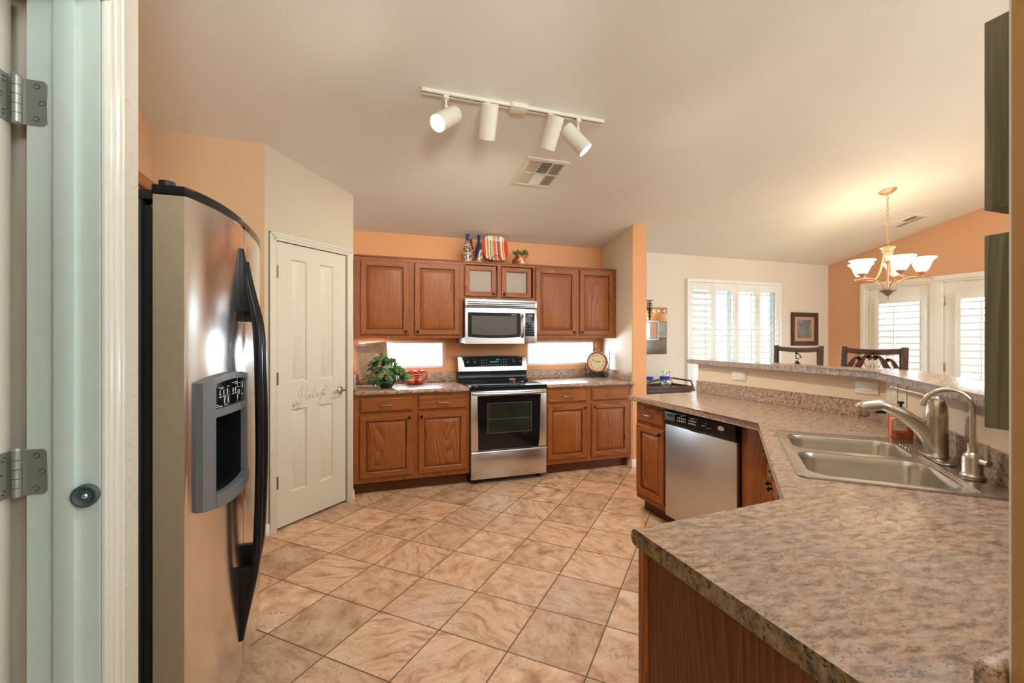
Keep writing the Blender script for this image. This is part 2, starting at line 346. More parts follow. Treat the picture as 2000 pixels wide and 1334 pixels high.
BLACK = simple('black_gloss_plastic', (0.012, 0.012, 0.013, 1), 0.2, var=0.1, spec=0.3); BLACKM = simple('black_textured_metal', (0.018, 0.018, 0.018, 1), 0.5, var=0.2, sc=200); BLKGLASS = simple('black_ceramic_glass', (0.006, 0.006, 0.008, 1), 0.06, var=0.1)
GREYP = simple('grey_plastic', srgb(110, 112, 114), 0.35, var=0.03); DGREY = simple('dark_grey_plastic', (0.05, 0.05, 0.052, 1), 0.35); PALE = simple('pale_print', (0.75, 0.76, 0.74, 1), 0.4, var=0.02)
BRONZE = simple('dark_bronze', (0.045, 0.035, 0.028, 1), 0.28, 0.9, var=0.25); PEWTER = simple('pewter', (0.30, 0.28, 0.25, 1), 0.28, 1.0, var=0.1); IRON = simple('dark_iron', (0.03, 0.028, 0.026, 1), 0.45, 0.7)
HINGE = simple('satin_steel_hinge', (0.40, 0.40, 0.33, 1), 0.36, 0.55, var=0.06); BRASSM = simple('antique_brass', (0.34, 0.22, 0.10, 1), 0.3, 1.0, var=0.15); SATIN = simple('satin_nickel_lever', (0.60, 0.50, 0.36, 1), 0.2, 1.0)
GLASS = pane_mat('window_glass'); SHUT = simple('white_shutter_paint', srgb(240, 238, 230), 0.35, var=0.01); VINYL = simple('white_window_vinyl', srgb(225, 232, 236), 0.4, var=0.02)
DARKW = oak('dark_walnut', dark=1.0, lo=(0.02, 0.010, 0.007), mid=(0.065, 0.030, 0.020), hi=(0.12, 0.055, 0.035)); DARKH = oak('dark_walnut_level', True, lo=(0.02, 0.010, 0.007), mid=(0.065, 0.030, 0.020), hi=(0.12, 0.055, 0.035))
OLIVE = simple('olive_room_paint', srgb(120, 112, 66), 0.7); PLATEW = simple('white_plastic', srgb(232, 227, 213), 0.3, var=0.01)
SLOT = simple('dark_slot', (0.02, 0.018, 0.016, 1), 0.7)

# ---------------------------------------------------------------- room shell
WB = 4.745; K = 0.22; CZ = 2.44
cz = lambda y: CZ + K * (WB - y)
CA0 = math.atan(K)
cno = Vector((0, K, 1)); cco = Vector((0, WB, CZ))
def gridwall(axis, a0, a1, z0, z1, t0, t1, holes=(), cut=True):
    mb = MB(); A = sorted({a0, a1, *[h[0] for h in holes], *[h[1] for h in holes]}); Z = sorted({z0, z1, *[h[2] for h in holes], *[h[3] for h in holes]})
    for i in range(len(A) - 1):
        for j in range(len(Z) - 1):
            am, zm = (A[i] + A[i + 1]) / 2, (Z[j] + Z[j + 1]) / 2
            if any(h[0] < am < h[1] and h[2] < zm < h[3] for h in holes): continue
            if axis == 'X': mb.box(A[i], A[i + 1], t0, t1, Z[j], Z[j + 1])
            else: mb.box(t0, t1, A[i], A[i + 1], Z[j], Z[j + 1])
    bmesh.ops.remove_doubles(mb.bm, verts=mb.bm.verts, dist=1e-5)
    mb.bm.verts.index_update(); seen = {}
    for f in mb.bm.faces: seen.setdefault(tuple(sorted(v.index for v in f.verts)), []).append(f)
    bmesh.ops.delete(mb.bm, geom=[f for l in seen.values() if len(l) > 1 for f in l], context='FACES_ONLY')
    bmesh.ops.recalc_face_normals(mb.bm, faces=mb.bm.faces)
    if cut: mb.cut(cco, cno)
    return mb
struct('floor', MB().box(-2.5, 6.75, -4.15, 4.9, -0.1, 0), FLOOR)
SKY = (1.35, 2.75, 0.50, 1.40)                              # added skylight opening for fill light, above and behind the frame
mb = MB()
def slab(mb, x0, x1, y0, y1):
    mb.raw([(x0, y0, cz(y0)), (x1, y0, cz(y0)), (x1, y1, cz(y1)), (x0, y1, cz(y1)), (x0, y0, cz(y0) + .12), (x1, y0, cz(y0) + .12), (x1, y1, cz(y1) + .12), (x0, y1, cz(y1) + .12)],
       [(0, 1, 2, 3), (7, 6, 5, 4), (0, 4, 5, 1), (1, 5, 6, 2), (2, 6, 7, 3), (3, 7, 4, 0)], norm=True)
slab(mb, -2.5, 6.75, SKY[3], 4.9); slab(mb, -2.5, 6.75, -4.15, SKY[2]); slab(mb, -2.5, SKY[0], SKY[2], SKY[3]); slab(mb, SKY[1], 6.75, SKY[2], SKY[3])
struct('ceiling', mb, CEIL)
W1 = (0.041, 0.915, 1.062, 1.345); W2 = (1.845, 2.720, 1.062, 1.345); W3 = (4.035, 5.617, 0.76, 2.125)
# the back wall is peach in the kitchen, cream past the wing wall
struct('wall_back', gridwall('X', -1.34, 2.90, 0, 2.6, WB, WB + 0.14, [W1, W2]), PEACH)
struct('wall_dining', gridwall('X', 2.90, 6.75, 0, 2.6, WB, WB + 0.14, [W3]), CREAM)
# wing wall with rounded drywall corners; its end and dining side carry the peach paint
mb = MB().prism([(2.80, 4.116), (2.985, 4.116), (2.985, 4.745), (2.80, 4.745)], 0, 2.7, vbev=0.014).cut(cco, cno)
for f in mb.bm.faces: f.material_index = 1 if f.normal.y < -0.5 else 0
struct('wall_wing', mb, [CREAM, PEACH])
D2 = (2.55, 4.235, 0, 2.06)
struct('wall_right', gridwall('Y', -4.15, WB, 0, 4.5, 6.60, 6.74, [D2, (-3.4, 0.4, 0.3, 2.3)]), wallpaint('terracotta_wall_paint', srgb(218, 168, 130)))  # the opening towards the rear is an added, unseen side window for fill
struct('wall_rear', gridwall('X', -2.5, 6.75, 0, 4.6, -4.15, -4.01, [(1.6, 6.4, 2.5, 4.1)]), CREAM)  # the high opening is an added, unseen clerestory for fill
# doorway wall on the left, return wall and fridge alcove
DL = (0.284, 1.136, 0, 2.062)
mb = gridwall('Y', -4.01, 1.29, 0, 4.6, -0.588, -0.476, [DL]); struct('wall_left', mb, wallpaint('greige_wall_paint', srgb(206, 196, 176), 0.5))
struct('wall_alcove_near', gridwall('X', -2.5, -0.588, 0, 3.6, 1.172, 1.29), CREAM)
struct('wall_alcove_left', gridwall('Y', 1.29, 4.745, 0, 3.6, -1.34, -1.22), TAN)
struct('wall_utility_far', gridwall('Y', -4.01, 1.172, 0, 4.6, -2.5, -2.4), OLIVE)
PA, PB = Vector((-0.578, 3.507)), Vector((-0.002, 4.083)); PD = (PB - PA).normalized(); PN = Vector((PD.y, -PD.x))   # PN faces the kitchen
struct('wall_pantry_side', gridwall('X', -1.34, -0.578, 0, 3.0, 3.507, 3.60), TAN)
PM = TR(PA.x, PA.y, 0) @ RZ(math.atan2(PD.y, PD.x))       # local x along the diagonal wall, -y to the kitchen
PL_ = (PB - PA).length
mb = MB()
DX0, DX1, DZ = 0.094, 0.738, 2.064
mb.box(0, DX0, 0, 0.11, 0, 2.9, M=PM).box(DX1, PL_, 0, 0.11, 0, 2.9, M=PM).box(DX0, DX1, 0, 0.11, DZ, 2.9, M=PM); mb.cut(cco, cno)
struct('wall_pantry', mb, wallpaint('pantry_wall_paint', srgb(206, 192, 168)))
struct('wall_pantry_right', gridwall('Y', 4.085, WB, 0, 2.8, -0.13, -0.002), CREAM)
# partition the camera looks past on the right: cream kitchen side with a rounded corner, tan end
mb = MB().prism([(0.66, 0.12), (1.62, 0.12), (1.62, 0.288), (0.66, 0.288)], 0, 3.6, vbev=0.024).cut(cco, cno)
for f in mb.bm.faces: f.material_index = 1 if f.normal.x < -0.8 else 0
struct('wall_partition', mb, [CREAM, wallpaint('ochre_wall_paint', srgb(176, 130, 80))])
# low wall behind the sink that carries the bar top
BP = [(2.771, 3.11), (2.771, 1.672), (1.389, 0.290)]
struct('wall_bar', MB().prism(strip(BP, 0, -0.12), 0, 1.152), wallpaint('bar_wall_paint', srgb(226, 204, 178)))
struct('ground_outside', MB().box(-8, 16, 5.0, 12, -0.25, -0.12).box(6.9, 16, -8, 5.0, -0.25, -0.12).box(-8, 6.9, -12, -4.3, -0.25, -0.12), simple('patio_concrete', (0.55, 0.52, 0.48, 1), 0.8))

STUC = simple('stucco', (0.42, 0.38, 0.32, 1), 0.85)
struct('roof_added_shade', MB().box(3.2, 11.3, 4.90, 9.0, 2.45, 2.6).box(6.76, 11.3, 1.6, 4.90, 2.45, 2.6).box(11.0, 11.15, 8.7, 8.85, -0.12, 2.45).box(5.6, 5.75, 8.7, 8.85, -0.12, 2.45).box(11.0, 11.15, 4.6, 4.75, -0.12, 2.45), STUC)  # added cover out of view, cuts the daylight on the shutters
struct('wall_garden', MB().box(-8, 14.2, 11.0, 11.2, -0.25, 1.75).box(14.0, 14.2, -8, 11.0, -0.25, 1.75), STUC)

# windows
def window(name, W, yin, rail=0.03):
    x0, x1, z0, z1 = W; mb = MB()
    for a in ((x0, x0 + rail, z0, z1), (x1 - rail, x1, z0, z1), (x0 + rail, x1 - rail, z0, z0 + rail), (x0 + rail, x1 - rail, z1 - rail, z1)):
        mb.box(a[0], a[1], yin, yin + 0.05, a[2], a[3], 0.003)
    o = struct(name, mb, VINYL)
    MB().box(x0 + rail, x1 - rail, yin + 0.022, yin + 0.028, z0 + rail, z1 - rail).build('window_pane', GLASS, o)
    return o
window('window_1', W1, WB + 0.03, 0.026); window('window_2', W2, WB + 0.03, 0.026)
o = window('window_3', W3, WB + 0.075, 0.045)
MB().box(4.80, 4.86, WB + 0.078, WB + 0.122, 0.8, 2.08, 0.004).build('mullion', VINYL, o)
def sash(name, M, w_, h, n):
    mb = MB()
    for k in range(n + 1): mb.box(w_ * k / n - 0.03, w_ * k / n + 0.03, -0.03, 0.03, -0.03, h + 0.03)
    mb.box(0, w_, -0.028, 0.028, -0.03, 0.03).box(0, w_, -0.028, 0.028, h - 0.03, h + 0.03); mb.bm.transform(M); return struct(name, mb, VINYL)
sash('window_added_skylight', TR(SKY[0], SKY[2], cz(SKY[2]) + 0.10) @ RX(-PI / 2 - CA0), SKY[1] - SKY[0], (SKY[3] - SKY[2]) / math.cos(CA0), 2); sash('window_added_clerestory', TR(1.6, -4.08, 2.5), 4.8, 1.6, 4); sash('window_added_side', TR(6.68, -3.4, 0.3) @ RZ(PI / 2), 3.8, 2.0, 3)  # sashes of the added skylight, clerestory and side window

# trims
def board(mb, p0, p1, w_, t, M=None): pass
def casing(mb, x0, x1, z1, wd, t, M, y=0):
    """door casing on local plane y: two legs and a head, stepped profile"""
    for k, (ww, tt) in enumerate(((wd, t * 0.55), (wd * 0.62, t * 0.8), (wd * 0.3, t))):
        mb.box(x0 - wd, x0 - wd + ww, y - tt, y, 0, z1 + ww - 0 if False else z1 + wd, 0.002, M=M)
        mb.box(x1 + wd - ww, x1 + wd, y - tt, y, 0, z1 + wd, 0.002, M=M)
        mb.box(x0 - wd, x1 + wd, y - tt, y, z1 + wd - ww, z1 + wd, 0.002, M=M)
mb = MB(); casing(mb, DX0 - 0.008, DX1 + 0.008, DZ, 0.055, 0.016, PM)
mb.box(DX0 - 0.012, DX0, 0.0, 0.11, 0, DZ, M=PM).box(DX1, DX1 + 0.012, 0.0, 0.11, 0, DZ, M=PM).box(DX0, DX1, 0.0, 0.11, DZ, DZ + 0.012, M=PM)
struct('trim_1', mb, DOORW)
# doorway on the left: jamb with stop (faces -Y), colonial casing on the kitchen side
yj = 1.12
JAMB = MB().box(-0.588, -0.4765, yj, yj + 0.015, 0, 2.06).box(-0.545, -0.510, yj - 0.011, yj + 0.002, 0, 2.03, 0.003)
JAMB.box(-0.588, -0.4765, 0.285, 0.30, 0, 2.06).box(-0.545, -0.51, 0.298, 0.31, 0, 2.03).box(-0.588, -0.4765, 0.30, yj, 2.045, 2.06).box(-0.545, -0.51, 0.31, yj - 0.011, 2.034, 2.046)
struct('trim_2', JAMB, simple('cool_white_jamb_paint', srgb(202, 214, 202), 0.35, var=0.02))
mb = MB(); ML = TR(-0.476, 0, 0) @ RZ(PI / 2)             # local x = world y, local -y = world +x
for wd0, wd1, tt in ((0.0, 0.058, 0.008), (0.006, 0.016, 0.013), (0.020, 0.026, 0.011), (0.030, 0.050, 0.014), (0.051, 0.058, 0.017)):
    mb.box(yj + 0.004 + wd0, yj + 0.004 + wd1, -tt, 0, 0, 2.047 + wd1, 0.0025, 2, M=ML)
    mb.box(0.296 - wd1, 0.296 - wd0, -tt, 0, 0, 2.047 + wd1, 0.0025, 2, M=ML)
    mb.box(0.296 - wd0, yj + 0.004 + wd0, -tt, 0, 2.047 + wd0, 2.047 + wd1, 0.0025, 2, M=ML)
struct('trim_3', mb, simple('soft_white_casing', srgb(222, 217, 203), 0.3, var=0.02))
# french door frame
mb = MB(); MR = TR(6.60, 0, 0) @ RZ(-PI / 2)              # local x = -world y, local -y = world -x
wx = lambda y: -y
for a, b_ in ((4.235, 4.295), (2.49, 2.55)): mb.box(wx(b_), wx(a), -0.018, 0, 0, 2.115, 0.003, M=MR)
mb.box(wx(4.235), wx(2.55), -0.018, 0, 2.06, 2.115, 0.003, M=MR)
mb.box(wx(4.235), wx(4.205), 0, 0.14, 0, 2.06, M=MR).box(wx(2.58), wx(2.55), 0, 0.14, 0, 2.06, M=MR).box(wx(4.205), wx(2.58), 0, 0.14, 2.035, 2.06, M=MR)
mb.box(wx(3.50), wx(3.375), -0.002, 0.12, 0, 2.035, 0.003, M=MR)
struct('trim_4', mb, WHITE)
def baseboard(name, segs):
    mb = MB()
    for x0, x1, y0_, y1_, M in segs: mb.box(x0, x1, y0_, y1_, 0, 0.075, 0.004, M=M).box(x0, x1, y0_ + 0.004 if y0_ < y1_ else y0_, y1_, 0.07, 0.085, 0.004, M=M)
    return struct(name, mb, WHITE)
baseboard('baseboard_wing', [(2.79, 2.995, 4.104, 4.116, None), (2.985, 2.997, 4.116, 4.745, None)])
baseboard('baseboard_pantry', [(0, DX0 - 0.063, -0.012, 0, PM), (DX1 + 0.063, PL_ + 0.004, -0.012, 0, PM)])
baseboard('baseboard_dining', [(3.0, 6.6, 4.733, 4.745, None)])
baseboard('baseboard_right', [(6.588, 6.6, 4.295, 4.733, None), (6.588, 6.6, -4.0, 2.49, None)])

# ---------------------------------------------------------------- doors
def hinge(mb, M, h=0.089, lw=0.032, gap=0.0, leafs=(1, 1)):
    """butt hinge: knuckle along z at the origin, leaf 0 along +x, leaf 1 along -x, both on y=0 facing -y"""
    for k in range(5):
        z0 = -h / 2 + k * h / 5 + 0.0006; mb.cyl((0, -0.004, z0), (0, -0.004, z0 + h / 5 - 0.0012), 0.0062, n=14, M=M)
    mb.sphere((0, 0, 0), 0.001)
    if leafs[0]: mb.box(0.004, lw + 0.004, -0.0022, 0, -h / 2, h / 2, 0.0009, M=M)
    if leafs[1]: mb.box(-lw - 0.004, -0.004, -0.0022, 0, -h / 2, h / 2, 0.0009, M=M)
    return mb
# pantry door: four raised panels, lever, painted word
DPM = PM @ TR(DX0 + 0.003, 0.006, 0.018)
DW_, DH = DX1 - DX0 - 0.006, 2.042
px = lambda a: a - DX0 - 0.003
def paneldoor(mb, w_, h, t, panels, M):
    X = sorted({0, w_, *[p[0] for p in panels], *[p[1] for p in panels]}); Z = sorted({0, h, *[p[2] for p in panels], *[p[3] for p in panels]})
    for i in range(len(X) - 1):
        for j in range(len(Z) - 1):
            c = (X[i], X[i + 1], Z[j], Z[j + 1])
            p = [p for p in panels if p[0] <= c[0] and p[1] >= c[1] and p[2] <= c[2] and p[3] >= c[3]]
            if p:
                x0, x1, z0, z1 = c
                L = lambda i_, y: (x0 + i_, x1 - i_, z0 + i_, z1 - i_, y)
                mb.loops([L(0, 0), L(0.003, 0.0005), L(0.011, 0.0125), L(0.020, 0.0125), L(0.036, 0.003), L(0.039, 0.002)], M=M, cap0=False)
            else: mb.raw([(c[0], 0, c[2]), (c[1], 0, c[2]), (c[1], 0, c[3]), (c[0], 0, c[3])], [(0, 1, 2, 3)], M=M)
    for f in ([(0, 0, 0), (0, t, 0), (0, t, h), (0, 0, h)], [(w_, 0, 0), (w_, 0, h), (w_, t, h), (w_, t, 0)], [(0, 0, h), (0, t, h), (w_, t, h), (w_, 0, h)], [(0, 0, 0), (w_, 0, 0), (w_, t, 0), (0, t, 0)], [(0, t, 0), (w_, t, 0), (w_, t, h), (0, t, h)]):
        mb.raw(f, [(0, 1, 2, 3)], M=M)
    return mb
door = thing('door_1', None, None, M=DPM); door['kind'] = 'structure'
pan = [(px(a), px(b), z0 - 0.018, z1 - 0.018) for a, b in ((0.212, 0.354), (0.470, 0.607)) for z0, z1 in ((0.243, 0.852), (1.047, 1.951))]
paneldoor(MB(), DW_, DH, 0.034, pan, None).build('door_leaf', DOORW, door)
for z in (0.344, 1.084, 1.845): hinge(MB(), TR(0.0, -0.004, z - 0.018), leafs=(1, 0), lw=0.006).build('hinge', BRASSM, door)
lx, lz = px(0.675), 0.925
mb = MB().lathe([(0, 0.014), (0.016, 0.013), (0.028, 0.007), (0.032, 0), (0, 0)], 24, M=TR(lx, -0.0005, lz) @ RX(PI / 2))
mb.cyl((lx, -0.008, lz), (lx, -0.045, lz), 0.010, 0.009)
mb.tube(crom([(lx + 0.02, -0.045, lz + 0.002), (lx, -0.048, lz + 0.004), (lx - 0.035, -0.052, lz + 0.003), (lx - 0.065, -0.050, lz - 0.006), (lx - 0.088, -0.046, lz - 0.010), (lx - 0.096, -0.044, lz - 0.002)]), 0.0075, 10)
mb.build('lever_handle', SATIN, door)
struct_latch = MB().box(px(0.7315), px(0.7385), -0.002, 0.02, 0.895, 0.955, 0.001).build('latch_plate', BRASSM, door)
# hand-lettered word with leaf sprigs
def stroke(mb, pts, r=0.0016, ox=0, oz=0, sc=1.0, y=-0.0008):
    mb.tube([(ox + p.x * sc, y, oz + p.z * sc) for p in crom([(a, 0, b) for a, b in pts], 6)], r, 5, flat=0.3)
mb = MB(); ox, oz, sc = px(0.296), 0.905 - 0.018, 0.0215
for st in ([(0.9, 5.2), (0.4, 2.8), (-0.1, 0.2), (-0.35, -1.5)], [(-0.9, 1.0), (-0.9, 2.6), (0.6, 4.7), (2.0, 5.0), (2.6, 4.0), (1.9, 2.0), (0.4, 1.1), (-0.4, 1.2)],
           [(3.1, 1.7), (2.4, 1.9), (1.9, 0.8), (2.2, 0.0), (2.9, 0.9), (3.2, 1.7), (3.2, 0.5), (3.5, 0.0)], [(3.8, 1.7), (3.9, 0.0), (4.0, 1.0), (4.6, 1.8), (4.9, 1.0), (4.9, 0.1)],
           [(6.0, 3.9), (5.5, 1.6), (5.5, 0.3), (5.9, 0.0)], [(4.9, 2.4), (5.7, 2.6), (6.5, 2.9)], [(6.6, 2.0), (6.6, 0.1), (6.7, 1.2), (7.2, 1.9), (7.5, 1.6)],
           [(7.7, 1.9), (7.7, 0.8), (8.1, 0.3), (8.7, 1.6), (8.8, 2.0), (8.7, 0.0), (8.3, -1.8), (7.5, -2.8), (7.1, -2.0), (7.8, -0.8), (9.4, 0.4)]): stroke(mb, st, 0.0017, ox, oz, sc)
rr = random.Random(4)
for cx, cz_, n in ((-2.2, -1.2, 9), (-0.9, -2.2, 6), (9.7, 1.6, 8), (10.2, 3.4, 7)):
    for i in range(n):
        a = rr.random() * 6.28; x = cx + rr.uniform(-.9, .9); z = cz_ + rr.uniform(-.9, .9); l = 0.55; c_, s_ = math.cos(a), math.sin(a)
        pts = [(x - c_ * l, z - s_ * l), (x - s_ * .22, z + c_ * .22), (x + c_ * l, z + s_ * l), (x + s_ * .22, z - c_ * .22)]
        mb.raw([(ox + p[0] * sc, -0.0007, oz + p[1] * sc) for p in pts], [(0, 1, 2, 3)])
mb.build('lettering', simple('khaki_decal', srgb(176, 162, 124), 0.6), door)

# the open utility door: only its hinge edge shows past the jamb
d4 = thing('door_4', None, None); d4['kind'] = 'structure'
MB().box(-1.40, -0.613, 1.090, 1.125, 0.012, 2.03, 0.002).build('door_leaf', DOORW, d4)
def bighinge(zc):
    h = 0.087; mb = MB()
    for k in range(5):
        z0 = zc - h / 2 + k * h / 5 + 0.0005; mb.cyl((-0.599, 1.112, z0), (-0.599, 1.112, z0 + h / 5 - 0.001), 0.0068, n=16)
    mb.lathe([(0, 0.006), (0.005, 0.005), (0.0075, 0.001), (0.0075, 0), (0, 0)], 14, center=(-0.599, 1.112, zc + h / 2)).lathe([(0, -0.004), (0.006, -0.002), (0.0075, 0), (0, 0)], 14, center=(-0.599, 1.112, zc - h / 2))
    mb.prism([(-0.594, -h / 2), (-0.562, -h / 2), (-0.556, -h / 2 + 0.006), (-0.556, h / 2 - 0.006), (-0.562, h / 2), (-0.594, h / 2)], 0, 0.0024, 0.0006, 1, M=TR(0, 1.1200, zc) @ RX(PI / 2))
    mb.prism([(1.112, -h / 2), (1.086, -h / 2), (1.086, h / 2), (1.112, h / 2)], -0.0006, 0.0024, M=TR(-0.6128, 0, zc) @ Matrix(((0, 0, 1, 0), (1, 0, 0, 0), (0, 1, 0, 0), (0, 0, 0, 1))))
    o = mb.build('hinge', HINGE, d4)
    sc_ = MB()
    for dx, dz in ((-0.572, 0.031), (-0.564, 0.0), (-0.573, -0.031)):
        sc_.lathe([(0, -0.0022), (0.0018, -0.0022), (0.0046, 0.0006), (0.0050, 0.0), (0.0052, -0.0004)], 14, M=TR(dx, 1.1174, zc + dz) @ RX(PI / 2))
    for dy, dz in ((1.099, 0.031), (1.091, 0.0), (1.099, -0.031)):
        sc_.lathe([(0, -0.0022), (0.0018, -0.0022), (0.0046, 0.0006), (0.0050, 0.0), (0.0052, -0.0004)], 14, M=TR(-0.6100, dy, zc + dz) @ RY(PI / 2))
    sc_.build('screw', simple('dark_screw', (0.12, 0.11, 0.085, 1), 0.35, 1.0), o)
bighinge(1.822); bighinge(1.116)
# round rubber bumper screwed to the jamb stop
b = thing('door_bumper', 'round dark grey rubber bumper screwed to the white door jamb', 'door bumper', (-0.4945, 1.1198, 1.064))
RB = RX(PI / 2)
MB().lathe([(0, 0.012), (0.012, 0.012), (0.0175, 0.017), (0.0205, 0.017), (0.022, 0.014), (0.022, 0.004), (0.019, 0.0), (0, 0)], 32, M=RB).build('rubber_cup', simple('grey_rubber', srgb(72, 84, 84), 0.55), b)
MB().lathe([(0, 0.0135), (0.0025, 0.0150), (0.0050, 0.0135), (0.0050, 0.012), (0, 0.012)], 16, M=RB).box(-0.003, 0.003, -0.0156, -0.0150, -0.0006, 0.0006).box(-0.0006, 0.0006, -0.0156, -0.0150, -0.003, 0.003).build('screw', simple('bright_screw', (0.7, 0.75, 0.75, 1), 0.3, 0.8), b)

# ---------------------------------------------------------------- plantation shutters
def shutter(name, label, M, w_, h, tilt, group=None, pitch=0.0765, lw=0.088, stile=0.044, top=0.095, bot=0.11, rodx=0.62, hinges=(0.16, 0.5, 0.84), hside=0, seedy=0):
    t = thing(name, label, 'shutter', M=M, group=group)
    mb = MB(); d = 0.028
    for a in ((0, stile, 0, h), (w_ - stile, w_, 0, h), (stile, w_ - stile, 0, bot), (stile, w_ - stile, h - top, h)): mb.box(a[0], a[1], 0, d, a[2], a[3], 0.003)
    mb.build('shutter_frame', SHUT, t)
    mb = MB(); n = int((h - top - bot) / pitch); p = (h - top - bot) / n
    for i in range(n):
        z = bot + p * (i + 0.5); pr = [(lw / 2 * math.cos(a), 0.0055 * math.sin(a)) for a in [2 * PI * k / 12 for k in range(12)]]
        Mx = TR(stile + 0.002, d / 2, z) @ RX(tilt) @ Matrix(((0, 0, 1, 0), (1, 0, 0, 0), (0, 1, 0, 0), (0, 0, 0, 1)))
        mb.prism(pr, 0, w_ - 2 * stile - 0.004, M=Mx)
    mb.build('louvers', SHUT, t)
    x = stile + (w_ - 2 * stile) * rodx
    MB().box(x - 0.006, x + 0.006, -lw / 2 * math.cos(tilt) + d / 2 - 0.012, -lw / 2 * math.cos(tilt) + d / 2 - 0.002, bot + 0.03, h - top - 0.03, 0.002).build('tilt_rod', simple('grey_tilt_rod', srgb(190, 190, 182), 0.4) if name == 'x' else SHUT, t)
    for f in hinges:
        hx = 0.0 if hside == 0 else w_
        MB().box(hx - 0.006, hx + 0.006, -0.003, 0.003, h * f - 0.025, h * f + 0.025, 0.001).build('hinge', PLATEW, t)
    return t
# dining window: surround frame and four panels
x0, x1, z0, z1 = 4.035, 5.617, 0.76, 2.125
fr = MB()
for a in ((x0 - 0.012, x0 + 0.030, z0 - 0.012, z1 + 0.012), (x1 - 0.030, x1 + 0.012, z0 - 0.012, z1 + 0.012), (x0 + 0.03, x1 - 0.03, z0 - 0.012, z0 + 0.03), (x0 + 0.03, x1 - 0.03, z1 - 0.03, z1 + 0.012)): fr.box(a[0], a[1], WB - 0.045, WB + 0.005, a[2], a[3], 0.003)
struct('trim_5', fr, SHUT)
pw = (x1 - x0 - 0.06) / 4
for i, (ti, lb) in enumerate(((0.62, 'white shutter panel with closed-tilted louvers at the left end of the dining window'), (0.10, 'second white shutter panel from the left in the dining window'), (0.08, 'third white shutter panel from the left in the dining window'), (0.10, 'white shutter panel at the picture end of the dining window'))):
    shutter('plantation_shutter', lb, TR(x0 + 0.03 + i * pw + 0.001, WB - 0.036, z0 + 0.031), pw - 0.002, z1 - z0 - 0.062, ti, 'shutter panels on the dining window', hside=0 if i == 0 else 1, hinges=(0.16, 0.5, 0.84) if i in (0, 3) else ())
# french doors on the right wall: fixed leaf and hinged leaf, each with a shutter over its glass
def patiodoor(name, ya, yb, hinged):
    M = MR @ TR(wx(ya), 0.02, 0.012); w_ = ya - yb; t = thing(name, None, None, M=M); t['kind'] = 'structure'; h = 2.02; s = 0.115
    mb = MB()
    for a in ((0, s, 0, h), (w_ - s, w_, 0, h), (s, w_ - s, 0, 0.26), (s, w_ - s, h - 0.13, h)): mb.box(a[0], a[1], 0, 0.044, a[2], a[3], 0.002)
    mb.build('door_leaf', WHITE, t)
    MB().box(s, w_ - s, 0.03, 0.036, 0.26, h - 0.13).build('door_glass', GLASS, t)
    if hinged:
        for z in (0.25, 1.02, 1.80): hinge(MB(), TR(-0.003, -0.002, z), h=0.10, leafs=(1, 1), lw=0.012).build('hinge', SATIN, t)
    return t
patiodoor('door_2', 4.203, 3.505, False); patiodoor('door_3', 3.372, 2.585, True)
shutter('door_shutter', 'white shutter over the fixed patio door glass, chandelier in front', MR @ TR(wx(4.115), -0.012, 0.20), 4.115 - 3.53, 1.70, 0.22, 'shutters on the patio doors', stile=0.055, top=0.075, rodx=0.42, hside=1, hinges=(0.2, 0.62, 0.93))
shutter('door_shutter', 'white shutter on the hinged patio door beside the wooden plaques', MR @ TR(wx(3.255), -0.012, 0.20), 3.255 - 2.67, 1.70, 0.22, 'shutters on the patio doors', stile=0.055, top=0.075, rodx=0.42, hinges=(0.2, 0.62, 0.93))

# ---------------------------------------------------------------- cabinets
def rpanel(mb, x0, x1, z0, z1, y, t=0.02, fw=0.055, M=None, glass=False):
    """raised-panel door front standing t proud of plane y; slot 0 upright grain, slot 1 level grain"""
    L = lambda i, yy: (x0 + i, x1 - i, z0 + i, z1 - i, y - yy)
    mt = lambda i, k: 2 if i in (4, 5) else 1 if k in (0, 2) and i < 4 else 0  # groove faces take the oak with shade painted in
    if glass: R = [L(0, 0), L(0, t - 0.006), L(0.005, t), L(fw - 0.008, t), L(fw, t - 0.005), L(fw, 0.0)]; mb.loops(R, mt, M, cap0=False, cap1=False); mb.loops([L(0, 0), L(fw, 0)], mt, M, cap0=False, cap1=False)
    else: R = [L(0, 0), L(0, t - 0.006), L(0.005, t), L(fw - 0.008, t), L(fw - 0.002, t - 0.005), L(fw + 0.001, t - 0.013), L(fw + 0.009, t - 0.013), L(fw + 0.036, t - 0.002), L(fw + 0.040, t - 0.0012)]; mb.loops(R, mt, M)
    return mb
def slabfront(mb, x0, x1, z0, z1, y, t=0.02):
    L = lambda i, yy: (x0 + i, x1 - i, z0 + i, z1 - i, y - yy)
    mb.loops([L(0, 0), L(0, t - 0.012), L(0.004, t - 0.008), L(0.014, t), L(0.016, t)], lambda i, k: 0); return mb
def knob(x, z, y, par):
    MB().lathe([(0.0, 0.026), (0.008, 0.0255), (0.0135, 0.021), (0.0145, 0.017), (0.011, 0.013), (0.0055, 0.010), (0.005, 0.004), (0.009, 0.0), (0, 0)], 16, M=TR(x, y, z) @ RX(PI / 2)).build('knob', BRONZE, par)
def pull(x, z, y, par, L=0.096):
    mb = MB(); h = L / 2
    for s_ in (-1, 1): mb.cyl((x + s_ * h, y, z), (x + s_ * h, y - 0.020, z), 0.0045, 0.004, 10).lathe([(0, 0.002), (0.007, 0.002), (0.0075, 0), (0, 0)], 12, M=TR(x + s_ * h, y, z) @ RX(PI / 2)).sphere((x + s_ * h, y - 0.022, z), 0.0062, 10)
    mb.tube([(x - h + L * i / 10, y - 0.022 - 0.006 * math.sin(PI * i / 10), z) for i in range(11)], [0.0058 - 0.0018 * math.sin(PI * i / 10) for i in range(11)], 10)
    mb.build('pull_handle', PEWTER, par)
